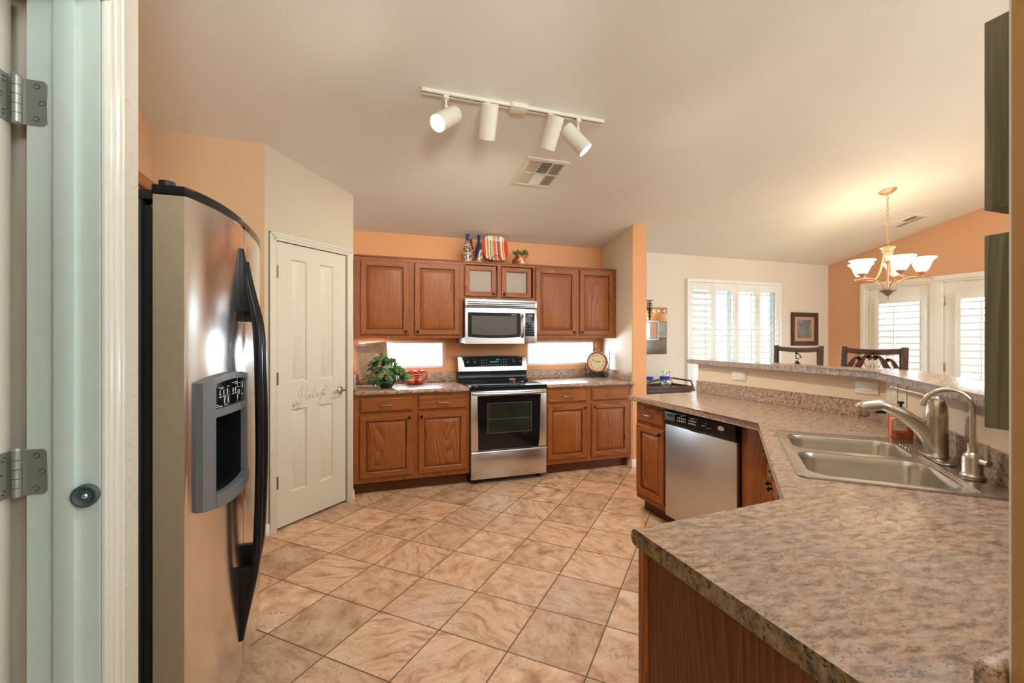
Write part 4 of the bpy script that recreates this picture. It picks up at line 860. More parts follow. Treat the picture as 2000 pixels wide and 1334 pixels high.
mb = MB()
for i, y in enumerate((2.555, 2.537, 2.519, 2.501, 2.483, 2.445, 2.427, 2.409, 2.391)):
    for z in (0.824, 0.806): mb.lathe([(0, .0006), (0.0048, .0006), (0.0048, 0)], 10, M=TR(xp + 0.0005, y, z) @ RY(-PI / 2))
for y0, y1, z in ((2.50, 2.535, 0.838), (2.40, 2.44, 0.838), (2.57, 2.586, 0.844), (2.30, 2.33, 0.812), (2.29, 2.30, 0.83), (2.255, 2.265, 0.806), (2.28, 2.29, 0.800)): mb.box(xp, xp + 0.001, y0, y1, z, z + 0.0025)
mb.build('buttons', PALE, cp, **wm)
bd = MB().lathe([(0, 0.003), (0.024, 0.0025), (0.027, 0), (0, 0)], 24, M=TR(XF - 0.0112, 2.172, 0.823) @ RY(-PI / 2) @ Matrix.Scale(0.52, 4, (1, 0, 0))).build('badge', simple('white_badge', (0.8, 0.78, 0.72, 1), 0.3), cp, **wm)
MB().text('Whirlpool', 0.0095, TR(XF - 0.0144, 2.172, 0.823) @ RZ(-PI / 2) @ RX(PI / 2), 0.0002, shear=0.25).build('badge_lettering', DGREY, bd, **wm)
t = MB(); t.sphere((XF - 0.004, 2.40, 0.765), 0.012, 16, (0.5, 7.5, 0.9)); t.build('pocket_handle', BLKGLASS, dd, **wm)

# ---------------------------------------------------------------- sink and taps
SR = thing('kitchen_sink', 'stainless double-bowl drop-in sink in the angled counter corner', 'sink', M=SM)
def rrect(s0, s1, t0, t1, r, n=6):
    out = []
    for cx, cy, a0 in ((s1 - r, t1 - r, 0), (s0 + r, t1 - r, PI / 2), (s0 + r, t0 + r, PI), (s1 - r, t0 + r, 1.5 * PI)):
        for k in range(n + 1): a = a0 + PI / 2 * k / n; out.append((cx + r * math.cos(a), cy + r * math.sin(a)))
    return out
bowls = [(-0.392, -0.040, 0.032, 0.430), (0.006, 0.325, 0.032, 0.430)]
rim = MB().prism([(x, -y) for x, y in rrect(-0.425, 0.402, -0.004, 0.540, 0.03)], 0.0005, 0.0065, 0.003, 2)
hole = MB()
for b in bowls: hole.prism([(x, -y) for x, y in rrect(*b, 0.07)], -0.1, 0.1)
rim.boolcut(hole)
for a in (0.442, 0.453): rim.tube([(-0.40, -a, 0.0064), (0.05, -a, 0.0064)], 0.003, 6)
for i in range(4): rim.tube([(0.17 + 0.034 * i, -0.445, 0.0062), (0.19 + 0.034 * i, -0.525, 0.0062)], 0.003, 6)
rim.build('sink_rim', SINKM, SR)
for b in bowls:
    mb = MB(); t = bmesh.new(); R_ = []
    for ins, z, r in ((0.0, 0.004, 0.07), (0.004, -0.004, 0.068), (0.008, -0.02, 0.066), (0.014, -0.15, 0.062), (0.028, -0.178, 0.055), (0.06, -0.186, 0.04)):
        R_.append([t.verts.new((x, -y, z)) for x, y in rrect(b[0] + ins, b[1] - ins, b[2] + ins, b[3] - ins, r)])
    for A, B in zip(R_, R_[1:]):
        for k in range(len(A)): t.faces.new((A[k], B[k], B[(k + 1) % len(A)], A[(k + 1) % len(A)]))
    t.faces.new(R_[-1])
    bo = mb.add(t, norm=False).build('sink_bowl', SINKM, SR, ang=50)
    cx, cy = (b[0] + b[1]) / 2, -(b[2] + b[3]) / 2
    MB().lathe([(0, 0.001), (0.02, 0.001), (0.03, 0.004), (0.042, 0.003), (0.044, 0), (0, 0)], 24, center=(cx, cy, -0.1858)).build('drain', STEEL, bo)
# main tap: fat slanted body, arched pull-out spout, curved lever
F = thing('kitchen_faucet', 'brushed nickel pull-out faucet with raised lever behind the sink', 'faucet', M=SM @ TR(0.035, -0.490, 0.0080))
mb = MB().prism([(x, y) for x, y in rrect(-0.115, 0.115, -0.026, 0.026, 0.025)], 0, 0.006, 0.0025, 2); mb.build('deck_plate', NICKEL, F)
mb = MB(); mb.lathe([(0, 0), (0.036, 0), (0.037, 0.003), (0.037, 0.0045), (0.0345, 0.006), (0.0340, 0.05), (0.0335, 0.10), (0.033, 0.140), (0.0335, 0.142), (0.0335, 0.147), (0, 0.147)], 32, center=(0, 0, 0.0062))
sp_ = crom([(0, 0.005, 0.030), (0, 0.022, 0.075), (0, 0.052, 0.115), (0, 0.092, 0.150), (0, 0.125, 0.172), (0, 0.150, 0.182)], 6)
mb.tube(sp_, [0.034 - 0.014 * (i / (len(sp_) - 1)) ** 0.6 for i in range(len(sp_))], 18); mb.build('faucet_body', NICKEL, F, ang=60)
mb = MB(); hp = crom([(0, 0.138, 0.178), (0, 0.165, 0.188), (0, 0.195, 0.184), (0, 0.225, 0.176), (0, 0.243, 0.166)], 5)
mb.tube(hp, [0.0200, 0.0203, 0.0207, 0.021, 0.0215, 0.022, 0.0225, 0.023, 0.0235, 0.024, 0.0245, 0.025, 0.025, 0.025, 0.0248, 0.0245, 0.0235, 0.022, 0.019, 0.014, 0.006], 18)
mb.cyl((0, 0.222, 0.168), (0, 0.222, 0.146), 0.024, 0.022, 20).build('spray_head', NICKEL, F, ang=60)
MB().cyl((0, 0.222, 0.1465), (0, 0.222, 0.143), 0.019, n=18).box(-0.008, 0.008, 0.15, 0.185, 0.156, 0.168, 0.004).build('spray_face', SLOT, F)
mb = MB().lathe([(0.0335, 0), (0.0338, 0.003), (0.0325, 0.018), (0.029, 0.045), (0.022, 0.066), (0.010, 0.078), (0, 0.081)], 28, center=(0, 0, 0.154))
lv = crom([(0, -0.012, 0.215), (0, 0.020, 0.226), (0, 0.060, 0.240), (0, 0.100, 0.250), (0, 0.135, 0.262)], 5)
mb.tube(lv, [0.024 - 0.016 * (i / (len(lv) - 1)) for i in range(len(lv))], 14, flat=0.42).build('lever_handle', NICKEL, F, ang=60)
# filtered-water tap
F = thing('filter_faucet', 'slim gooseneck drinking-water faucet at the near end of the sink deck', 'faucet', M=SM @ TR(-0.232, -0.494, 0.0080))
MB().lathe([(0, 0), (0.031, 0), (0.032, 0.003), (0.032, 0.012), (0.028, 0.016), (0.026, 0.020), (0.026, 0.066), (0.022, 0.078), (0.014, 0.084), (0.0125, 0.090), (0.0125, 0.112), (0, 0.112)], 28).build('faucet_base', NICKEL, F)
mb = MB(); pts = [(0, 0, 0.112), (0, 0, 0.215)] + [tuple(p) for p in arc((0, 0.062, 0.220), 0.062, PI, 0.12 * PI, 14, (0, 1, 0), (0, 0, 1))][0:] 
pts.append((0, 0.1235, 0.232)); mb.tube(pts, 0.0078, 14); mb.cyl((0, 0.1175, 0.246), (0, 0.1265, 0.226), 0.0086, n=14); mb.build('gooseneck_spout', NICKEL, F, ang=60)
mb = MB().cyl((-0.018, -0.010, 0.060), (-0.046, -0.022, 0.060), 0.0105, n=16).cyl((-0.040, -0.019, 0.062), (-0.040, -0.019, 0.116), 0.0065, n=14).build('valve_lever', NICKEL, F, ang=60)
# hand soap
sc_ = TR(2.338, 1.350, 0.9150) @ RZ(-0.70)
B = thing('soap_bottle', 'clear soap bottle of orange liquid with pale label behind the faucet', 'soap bottle', M=sc_)
oc, nt_, b_ = base('orange_soap', srgb(245, 112, 62), 0.08, coat=0.3); lk(nt_, ramp(nt_, noise(nt_, coords(nt_), 40, 2), [(0.3, srgb(250, 118, 66)), (0.7, srgb(255, 146, 96))]), b_.inputs['Base Color'])
MB().prism([(x, y) for x, y in rrect(-0.0405, 0.0405, -0.026, 0.026, 0.018)], 0.003, 0.095, 0.006, 3).build('soap_liquid', oc, B)
MB().prism([(x, y) for x, y in rrect(-0.042, 0.042, -0.0275, 0.0275, 0.019)], 0.0, 0.118, 0.010, 3).lathe([(0.018, 0.116), (0.014, 0.124), (0.014, 0.132)], 20).build('bottle', pane_mat('clear_plastic', (1.0, 0.98, 0.96), 0.02), B)
lb = MB().box(-0.036, 0.012, -0.0287, -0.0280, 0.042, 0.088).build('label', simple('pale_pink_label', srgb(240, 208, 186), 0.5, var=0.02), B)
tx = simple('brown_print', srgb(96, 54, 40), 0.6)
MB().text('PEACH', 0.0088, TR(-0.013, -0.0289, 0.080) @ RX(PI / 2), 0.0002).text('SPLASH', 0.0088, TR(-0.012, -0.0289, 0.070) @ RX(PI / 2), 0.0002).box(-0.032, 0.006, -0.0291, -0.0288, 0.0600, 0.0607).box(-0.030, 0.000, -0.0291, -0.0288, 0.0560, 0.0567).build('label_text', tx, lb)
mb = MB().box(-0.030, 0.004, -0.0284, -0.0279, 0.026, 0.0272).box(-0.024, 0.012, -0.0284, -0.0279, 0.0225, 0.0237)
mb.tube(crom([(0.008, -0.0282, 0.105), (0.020, -0.0282, 0.085), (0.026, -0.0282, 0.066), (0.024, -0.0282, 0.050)], 5), 0.0012, 5)
for a, b, c in ((0.020, 0.085, 1), (0.026, 0.070, -1), (0.025, 0.060, 1), (0.027, 0.078, 1)): mb.raw([(a, -0.0283, b), (a + .007 * c, -0.0283, b + .006), (a + .013 * c, -0.0283, b + .012), (a + .005 * c, -0.0283, b + .010)], [(0, 1, 2, 3)])
mb.build('leaf_print', simple('russet_print', srgb(196, 76, 34), 0.6), B)
MB().lathe([(0.0, 0.130), (0.015, 0.130), (0.015, 0.142), (0.006, 0.144), (0.006, 0.160), (0.012, 0.161), (0.012, 0.170), (0, 0.171)], 18).build('pump', SLOT, B)

# ---------------------------------------------------------------- outlets and switches on the low wall
def plate(name, label, M, w_, h, kind):
    t = thing(name, label, 'outlet' if 'outlet' in name else 'light switch', M=M, group='plates on the low wall')
    MB().box(-w_ / 2, w_ / 2, -0.006, 0, -h / 2, h / 2, 0.003).build('cover_plate', PLATEW, t)
    if kind == 'duplex_h':
        for s_ in (-1, 1):
            o = MB().lathe([(0, 0.0075), (0.0155, 0.0075), (0.0165, 0.0055)], 20, M=TR(s_ * 0.0195, 0, 0) @ RX(PI / 2)).build('receptacle', PLATEW, t)
            MB().box(s_ * 0.0195 - 0.006, s_ * 0.0195 + 0.001, -0.0078, -0.0074, 0.0055, 0.0072).box(s_ * 0.0195 - 0.006, s_ * 0.0195 + 0.001, -0.0078, -0.0074, -0.0072, -0.0055).cyl((s_ * 0.0195 + 0.0065, -0.0078, 0), (s_ * 0.0195 + 0.0065, -0.0074, 0), 0.0022, n=10).build('slots', SLOT, o)
    elif kind == 'rocker_h':
        MB().box(-0.034, 0.034, -0.009, -0.005, -0.0165, 0.0165, 0.002).build('rocker', PLATEW, t)
    elif kind == 'rocker_v':
        MB().box(-0.0165, 0.0165, -0.009, -0.005, -0.034, 0.034, 0.002).build('rocker', PLATEW, t)
    else:
        o = MB().box(-0.0165, 0.0165, -0.008, -0.005, -0.034, 0.034, 0.0015).build('receptacle', PLATEW, t)
        mb = MB()
        for z in (-0.018, 0.018): mb.box(-0.0075, -0.0055, -0.0083, -0.0079, z - 0.004, z + 0.004).box(0.0055, 0.0075, -0.0083, -0.0079, z - 0.004, z + 0.004).cyl((0, -0.0083, z - 0.009), (0, -0.0079, z - 0.009), 0.0022, n=10)
        mb.build('slots', SLOT, o)
    for s_ in (-1, 1):
        x, z = (s_ * (w_ / 2 - 0.008), 0) if w_ > h else (0, s_ * (h / 2 - 0.008))
        MB().lathe([(0, 0.0068), (0.002, 0.0066), (0.0028, 0.006)], 10, M=TR(x, 0, z) @ RX(PI / 2)).build('screw', PLATEW, t)
WX = 2.7705
MBar = lambda y, z: TR(WX, y, z) @ RZ(-PI / 2)
plate('wall_outlet', 'white outlet mounted sideways on the low wall, nearest the bar end', MBar(2.675, 1.085), 0.124, 0.070, 'duplex_h')
plate('light_switch', 'wide white switch plate mounted sideways on the low wall beside the corner', MBar(1.768, 1.088), 0.124, 0.072, 'rocker_h')
MDg = lambda x: TR(x, x - 1.099, 1.092) @ RZ(-3 * PI / 4)
plate('light_switch', 'upright white switch plate on the angled wall beside the soap', MDg(2.655), 0.074, 0.118, 'rocker_v')
plate('wall_outlet', 'upright white outlet on the angled wall behind the faucet lever', MDg(2.560), 0.074, 0.118, 'duplex_v')

# ---------------------------------------------------------------- ceiling fixtures
CEN = Vector((0, K, 1)).normalized(); CA = math.atan(K)
CM = lambda x, y: TR(x, y, cz(y)) @ RX(-CA) @ RX(PI)        # local z points down from the slope
BULB = emit('lit_bulb', (1.0, 0.80, 0.52), 9.0)
CRM = simple('cream_enamel', srgb(232, 226, 208), 0.35, var=0.02)
TL = thing('track_light', 'white ceiling track with four cylinder spot heads, two lit', 'track light', (1.008, 2.755, cz(2.755)))
yT = 2.757
ML_ = CM(0, yT)
mb = MB()
for a in ((-0.0175, 0.0175, 0.0, 0.007), (-0.0175, -0.006, 0.007, 0.021), (0.006, 0.0175, 0.007, 0.021)): mb.box(0.388, 1.635, a[0], a[1], a[2], a[3], M=ML_)
mb.build('track_rail', CRM, TL, **wm)
MB().box(0.392, 1.631, -0.006, 0.006, 0.008, 0.0145, M=ML_).build('track_groove', SLOT, TL, **wm)
MB().box(0.955, 1.065, -0.035, 0.035, 0.0, 0.032, 0.004, M=ML_).build('feed_box', CRM, TL, **wm)
def head(xc, d, lit, drop=0.062):
    p = ML_ @ Vector((xc, 0, 0.021)); dv = Vector(d).normalized()
    h = MB().box(xc - 0.016, xc + 0.016, -0.016, 0.016, 0.0205, 0.044, 0.003, M=ML_).build('track_clip', CRM, TL, **wm)
    j = p + Vector((0, 0, -0.062)); top = j + Vector((0, 0, -0.012))
    MB().cyl(p + Vector((0, 0, -0.02)), j, 0.007, n=10).sphere(j, 0.012, 10).build('swivel', CRM, h, **wm)
    q = dv.to_track_quat('Z', 'Y').to_matrix().to_4x4(); off = top - dv * 0.03
    # can hangs from its back third; axis along dv
    side = Vector((0, 0, -1)) - dv * dv.dot(Vector((0, 0, -1)))
    o_ = top + (side.normalized() * 0.052 if side.length > 0.3 else dv * 0.0) - (dv * 0.07 if side.length > 0.3 else dv * 0.0)
    M = TR(*o_) @ q; L = 0.205; r = 0.054
    MB().lathe([(0, 0), (r - 0.006, 0), (r, 0.006), (r, L), (r - 0.003, L), (r - 0.004, 0.10), (0, 0.098)], 32, M=M).build('spot_can', CRM, h, **wm)
    MB().lathe([(0, L - 0.03), (r - 0.010, L - 0.024), (r - 0.0045, L - 0.015), (r - 0.0045, 0.101), (0, 0.101)], 28, M=M).build('lamp', BULB if lit else simple('unlit_lamp', (0.5, 0.48, 0.42, 1), 0.2), h, **wm)
    if lit is not None:
        l = bpy.data.lights.new('spot', 'SPOT'); l.energy = 40 * lit; l.spot_size = math.radians(158); l.spot_blend = 1.0; l.color = (1.0, 0.92, 0.78); l.shadow_soft_size = 0.045
        if lit:
            o = bpy.data.objects.new('spot_lamp', l); C.objects.link(o); o.matrix_world = M @ TR(0, 0, L + 0.004) @ RX(PI)
        else: bpy.data.lights.remove(l)
head(0.535, (-0.62, -0.50, -0.60), 0.5); head(0.800, (0.03, 0.50, -0.86), 0.65); head(1.228, (-0.10, 0.52, -0.85), 0.65); head(1.440, (0.60, -0.28, -0.74), 1.2)
def vent(name, label, x, y, w_, h_, cells):
    M = CM(x, y); t = thing(name, label, 'vent', M=M)
    fr = MB(); fr.loops([(-w_ / 2, w_ / 2, -h_ / 2, h_ / 2, 0.0), (-w_ / 2 + .004, w_ / 2 - .004, -h_ / 2 + .004, h_ / 2 - .004, -0.006), (-w_ / 2 + .03, w_ / 2 - .03, -h_ / 2 + .03, h_ / 2 - .03, -0.010), (-w_ / 2 + .032, w_ / 2 - .032, -h_ / 2 + .032, h_ / 2 - .032, -0.004)], M=RX(-PI / 2) if False else Matrix(((1, 0, 0, 0), (0, 0, 1, 0), (0, -1, 0, 0), (0, 0, 0, 1))), cap0=False, cap1=False)
    fr.build('vent_frame', PLATEW, t)
    MB().box(-w_ / 2 + .03, w_ / 2 - .03, -h_ / 2 + .03, h_ / 2 - .03, 0.0005, 0.0015).build('backing', simple('dusty_duct', (0.16, 0.12, 0.07, 1), 0.8), t)
    mb = MB(); nx, ny = cells; cw, ch = (w_ - .064) / nx, (h_ - .064) / ny
    for i in range(nx):
        for j in range(ny):
            x0, y0_ = -w_ / 2 + .032 + i * cw, -h_ / 2 + .032 + j * ch
            mb.box(x0, x0 + cw, y0_, y0_ + .005, 0.002, 0.009).box(x0, x0 + cw, y0_ + ch - .005, y0_ + ch, 0.002, 0.009).box(x0, x0 + .005, y0_, y0_ + ch, 0.002, 0.009).box(x0 + cw - .005, x0 + cw, y0_, y0_ + ch, 0.002, 0.009)
            n = 8
            for k in range(1, n):
                if (i + nx) % 3 != 1:
                    xx = x0 + cw * k / n; mb.box(-0.0055, 0.0055, y0_ + .004, y0_ + ch - .004, -0.0007, 0.0007, M=TR(xx, 0, 0.006) @ RY(0.6 if i else -0.6))
                else:
                    yy = y0_ + ch * k / n; mb.box(x0 + .004, x0 + cw - .004, -0.0055, 0.0055, -0.0007, 0.0007, M=TR(0, yy, 0.006) @ RX(0.6 if j else -0.6))
    mb.build('vent_louvers', PLATEW, t)
vent('ceiling_vent', 'square white air vent on the ceiling below the track light', 1.447, 3.435, 0.365, 0.40, (3, 2))
vent('ceiling_vent', 'white air vent on the ceiling beside the chandelier chain', 6.005, 3.44, 0.36, 0.34, (3, 2))

# chandelier
cx, cy = 4.975, 2.985; ct = cz(cy)
COP = simple('brushed_copper', srgb(206, 158, 130), 0.38, 0.55); CH = thing('chandelier', 'five-light copper chandelier with lit frosted glass shades', 'chandelier', (cx, cy, 1.76))
z_ = lambda a: a - 1.76
MB().lathe([(0, 0.034), (0.012, 0.034), (0.05, 0.024), (0.072, 0.008), (0.074, 0.0), (0, 0)], 28, M=TR(0, 0, z_(ct)) @ RX(-CA) @ RX(PI)).build('canopy', COP, CH)
mb = MB(); zt = ct - 0.034; nl = 19; zb = 2.295; lp = (zt - zb) / nl
for i in range(nl):
    zc = zt - lp * (i + 0.5); ring = [(0.0085 * math.cos(a), 0, z_(zc) + (lp * 0.62) * math.sin(a)) for a in [2 * PI * k / 14 for k in range(14)]]
    mb.tube(ring, 0.0022, 6, closed=True, M=RZ(0.3 + (PI / 2 if i % 2 else 0)))
mb.build('chain', COP, CH)
mb = MB().lathe([(0, 2.292), (0.008, 2.292), (0.008, 2.275), (0.062, 2.272), (0.064, 2.262), (0.045, 2.245), (0.044, 2.232), (0.050, 2.228), (0.034, 2.215), (0.033, 2.13), (0.018, 2.115), (0.010, 2.10), (0.008, 1.845), (0, 1.845)], 24, center=(0, 0, -1.76)); mb.build('column', COP, CH)
mb = MB().lathe([(0, 1.846), (0.072, 1.846), (0.070, 1.838), (0.036, 1.815), (0.012, 1.788), (0, 1.786)], 28, center=(0, 0, -1.76)); mb.tube([(0.017 * math.cos(a), 0, 0.012 + 0.017 * math.sin(a)) for a in [2 * PI * k / 18 for k in range(18)]], 0.003, 6, closed=True); mb.build('finial_hub', PEWTER, CH)
SHD = bpy.data.materials.new('frosted_shade'); SHD.use_nodes = True; nt_ = SHD.node_tree; nt_.nodes.remove(nt_.nodes['Principled BSDF'])
tr_ = nd(nt_, 'ShaderNodeBsdfTranslucent', {'Color': (1.0, 0.94, 0.84, 1)}); df_ = nd(nt_, 'ShaderNodeBsdfDiffuse', {'Color': (0.95, 0.90, 0.82, 1)}); em_ = nd(nt_, 'ShaderNodeEmission', {'Color': (1.0, 0.82, 0.58, 1), 'Strength': 1.3})
mx_ = nd(nt_, 'ShaderNodeMixShader', {0: 0.35, 1: tr_.outputs[0], 2: df_.outputs[0]}); lk(nt_, nd(nt_, 'ShaderNodeAddShader', {0: mx_.outputs[0], 1: em_.outputs[0]}).outputs[0], nt_.nodes['Material Output'].inputs[0])
camr = math.atan2(-math.sin(0.3372), math.cos(0.3372))      # azimuth of the camera's right
for i, ph in enumerate((253, 325, 37, 109, 181)):
    a = camr + math.radians(ph); c_, s_ = math.cos(a), math.sin(a); R0 = 0.252
    P = lambda r, z: (r * c_, r * s_, z_(z))
    am = MB().tube(crom([P(0.02, 1.846), P(0.06, 1.90), P(0.12, 1.945), P(0.185, 1.962), P(0.252, 1.957), P(0.335, 1.940)], 6), 0.0065, 8)
    am.tube(crom([P(0.13, 1.948), P(0.095, 1.985), P(0.062, 2.06), P(0.040, 2.16), P(0.036, 2.21)], 6), 0.0065, 8)
    am.sphere(P(0.335, 1.940), 0.008, 8); am = am.build('arm', COP, CH)
    MB().lathe([(0, 1.962), (0.008, 1.962), (0.010, 1.975), (0.042, 1.998), (0.044, 2.006), (0.030, 2.010), (0, 2.010)], 22, center=(R0 * c_, R0 * s_, -1.76)).build('shade_holder', COP, am)
    MB().lathe([(0.030, 2.008), (0.046, 2.022), (0.062, 2.055), (0.072, 2.090), (0.088, 2.118), (0.112, 2.136), (0.110, 2.139), (0.085, 2.122), (0.069, 2.092), (0.058, 2.056), (0.043, 2.026), (0.028, 2.012)], 28, center=(R0 * c_, R0 * s_, -1.76)).build('glass_shade', SHD, am)
    l = bpy.data.lights.new('bulb', 'POINT'); l.energy = 1.1; l.color = (1.0, 0.76, 0.48); l.shadow_soft_size = 0.03
    o = bpy.data.objects.new('chandelier_bulb', l); C.objects.link(o); o.location = (cx + R0 * c_, cy + R0 * s_, 2.150)

# ---------------------------------------------------------------- bar stools with cut-out metal backs
def stool(label, yc, fig):
    t = thing('bar_stool', label, 'bar stool', (3.145, yc, 0), -PI / 2, 'bar stools at the bar')   # local x = -world y, local -y faces the bar
    hw = 0.2125; yb = 0.205
    for s_ in (-1, 1):
        x = s_ * (hw - 0.022)
        MB().tube([(x, yb - 0.045, 0.0), (x, yb - 0.03, 0.74), (x, yb - 0.012, 1.05), (x, yb, 1.312)], [0.022, 0.024, 0.024, 0.024], 4).build('back_post', DARKW, t, smooth=False)
        MB().tube([(x, -0.19, 0.0), (x, -0.185, 0.735)], [0.020, 0.022], 4).build('leg', DARKW, t, smooth=False)
    MB().box(-0.215, 0.215, -0.21, 0.19, 0.735, 0.765, 0.006).build('seat_frame', DARKH, t)
    MB().box(-0.205, 0.205, -0.20, 0.155, 0.7655, 0.815, 0.02, 3).build('seat', simple('tan_leather', srgb(150, 112, 80), 0.5), t)
    mb = MB()
    for z in (0.28,): mb.box(-0.19, 0.19, -0.195, -0.175, z, z + 0.035, 0.003)
    for s_ in (-1, 1): mb.box(s_ * 0.19 - 0.01, s_ * 0.19 + 0.01, -0.19, 0.165, 0.38, 0.41, 0.003)
    mb.build('stretcher', DARKH, t)
    n = 14; t_ = bmesh.new(); rows = []
    for i in range(n + 1):
        x = -0.190 + 0.38 * i / n; f = 1 - (x / 0.19) ** 2; y = yb + 0.012 * f; zt = 1.306 - 0.012 * f
        rows.append([t_.verts.new(p) for p in ((x, y - 0.012, zt - 0.036), (x, y - 0.012, zt), (x, y + 0.012, zt), (x, y + 0.012, zt - 0.036))])
    for A, B in zip(rows, rows[1:]):
        for k in range(4): t_.faces.new((A[k], A[(k + 1) % 4], B[(k + 1) % 4], B[k]))
    t_.faces.new(rows[0][::-1]); t_.faces.new(rows[-1]); MB().add(t_).build('top_rail', DARKH, t)
    MB().box(-0.19, 0.19, yb - 0.035, yb - 0.015, 0.93, 0.965, 0.003).build('lower_rail', DARKH, t)
    for x in (-0.17, 0.17): MB().box(x - 0.004, x + 0.004, yb - 0.012, yb + 0.0, 0.96, 1.285, 0.001).build('figure_bracket', IRON, t)
    fig(t, yb - 0.008)
    return t
RUST = simple('rusted_cut_metal', (0.10, 0.038, 0.018, 1), 0.5, 0.4, var=0.35, sc=60)
def plate_poly(mb, pts, y, t=0.003): mb.prism(pts, y, y + t, M=XZ)
def dancer(par, y, ox, oz, sc, flip):
    """bent-over figure with a feathered head, one piece of cut sheet metal"""
    mb = MB(); f = -1 if flip else 1
    P = lambda a, b: (ox + f * a * sc, oz + b * sc)
    body = crom([(-1.35, -0.9, 0), (-1.05, -0.25, 0), (-0.55, 0.45, 0), (0.1, 0.95, 0), (0.62, 0.92, 0), (0.86, 0.62, 0), (0.52, 0.55, 0), (0.20, 0.42, 0), (-0.05, 0.0, 0), (-0.22, -0.55, 0), (-0.55, -0.95, 0)], 4)
    plate_poly(mb, [P(p.x, p.y) for p in body], y)
    plate_poly(mb, [P(0.72 + 0.36 * math.cos(a), 0.58 + 0.36 * math.sin(a)) for a in [2 * PI * k / 20 for k in range(20)]], y)
    for a0, l in ((1.95, 0.62), (1.6, 0.72), (1.25, 0.74), (0.95, 0.62)):
        q = [(0.72 + 0.33 * math.cos(a0), 0.58 + 0.33 * math.sin(a0)), (0.72 + (0.33 + l * .55) * math.cos(a0 + .10), 0.58 + (0.33 + l * .55) * math.sin(a0 + .10)), (0.72 + (0.33 + l) * math.cos(a0 + .42), 0.58 + (0.33 + l) * math.sin(a0 + .42))]
        mb.tube([(P(*p)[0], y + .0015, P(*p)[1]) for p in crom([(p[0], p[1], 0) for p in q], 5) for p in [(p.x, p.y)]], 0.075 * sc, 6, flat=0.3)
    for pl in ([(-0.05, -0.1), (0.2, -0.75), (0.85, -0.78)], [(0.86, -0.35), (0.84, -1.2), (0.80, -2.1)], [(-1.3, -0.8), (-1.5, -1.3), (-1.1, -1.9)], [(-0.5, -0.9), (-0.25, -1.4), (-0.3, -2.1)], [(-1.0, -1.3), (-0.6, -1.2), (-0.2, -1.35)]):
        mb.tube([(P(a, b)[0], y + .0015, P(a, b)[1]) for a, b in [(p.x, p.y) for p in crom([(a, b, 0) for a, b in pl], 5)]], 0.105 * sc, 6, flat=0.3)
    mb.build('metal_figure', RUST, par)
def dancers(par, y):
    # seen from the kitchen: two small figures outside, two taller ones face to face (local x = -world y, so right in the picture is +x)
    dancer(par, y, -0.112, 1.205, 0.040, False); dancer(par, y, -0.048, 1.212, 0.047, False); dancer(par, y, 0.052, 1.212, 0.045, True); dancer(par, y, 0.118, 1.205, 0.034, True)
def bird(par, y):
    mb = MB(); ox, oz, s_ = 0.0, 1.225, 0.042
    for pl in ([(-0.45, 0.55), (-0.1, 1.25), (0.05, 0.75), (0.55, 0.45), (0.75, 0.1), (0.45, 0.30), (0.1, 0.45), (-0.3, 0.42)], [(0.55, 0.35), (1.05, -0.25), (0.5, -0.15)], [(-0.30, 0.40), (-0.12, 0.30), (-0.15, -0.2), (0.45, -0.35), (0.5, -0.5), (-0.30, -0.45)],
               [(-0.45, -1.35), (-0.25, -0.65), (-0.05, -1.0), (0.15, -0.60), (0.40, -1.05), (0.60, -1.25), (0.9, -1.5), (-0.45, -1.55)], [(-0.45, -1.5), (0.35, -1.5), (0.15, -3.2), (-0.35, -3.4)], [(-0.2, -3.2), (0.6, -4.4), (0.45, -4.8), (-0.3, -3.4)]):
        plate_poly(mb, [(ox + a * s_, oz + b * s_) for a, b in pl], y)
    mb.tube([(ox - 0.006, y + .0015, oz - 0.18), (ox - 0.006, y + .0015, 0.962)], 0.004, 6)
    mb.build('metal_bird', simple('dark_cut_metal', (0.03, 0.024, 0.014, 1), 0.5, 0.4), par)
stool('dark wooden bar stool with a cut-out metal bird in its back', 2.655, bird)
stool('dark wooden bar stool with a cut-out metal row of dancers in its back', 2.102, dancers)

# ---------------------------------------------------------------- left counter: basket, ivy, mugs
RATC = oak('rattan', lo=(0.22, 0.11, 0.06), mid=(0.45, 0.28, 0.18), hi=(0.66, 0.50, 0.38), rough=0.6)
B = thing('woven_basket', 'square woven rattan basket propped on its side beside the pantry', 'basket', M=TR(0.070, 4.555, 0.962) @ RZ(0.10) @ RY(-0.13) @ RX(-0.24))
bw, bh = 0.262, 0.345
mb = MB(); nr, nc = 26, 15
for r in range(nr):
    z = 0.008 + (bh - 0.016) * r / (nr - 1); wx_ = lambda x: x * (1 + 0.10 * z / bh)
    mb.tube([(wx_(bw * i / 45), 0.0065 * math.sin(PI * nc * i / 45 + PI * (r % 2)), z) for i in range(46)], 0.0078, 6, flat=1.0)
mb.build('weave', RATC, B)
mb = MB()
for c_ in range(nc): x = bw * (c_ + 0.5) / nc; mb.tube([(x, 0.0, 0.0), (x * 1.10, 0.0, bh)], 0.004, 6)
mb.build('stakes', RATC, B)
mb = MB()
for side in ((0, 0),):
    for k in range(5):
        y = -0.006 - 0.011 * k; fl = (-0.004 if side[1] == 0 else 0.004) * k
        mb.tube([(side[0] + fl, y, 0.0), (side[0] * 1.10 + fl, y, bh)], 0.0062, 6)
for k in range(5): mb.tube([(0 - 0.004 * k, -0.006 - 0.011 * k, -0.002 - 0.003 * k), (bw + 0.002 * k, -0.006 - 0.011 * k, -0.002 - 0.003 * k)], 0.0062, 6)
mb.build('basket_side', RATC, B)
rm = [(-0.018, -0.055, -0.016), (bw + 0.008, -0.055, -0.016), (bw * 1.1 + 0.004, -0.006, bh), (-0.016, -0.052, bh)]
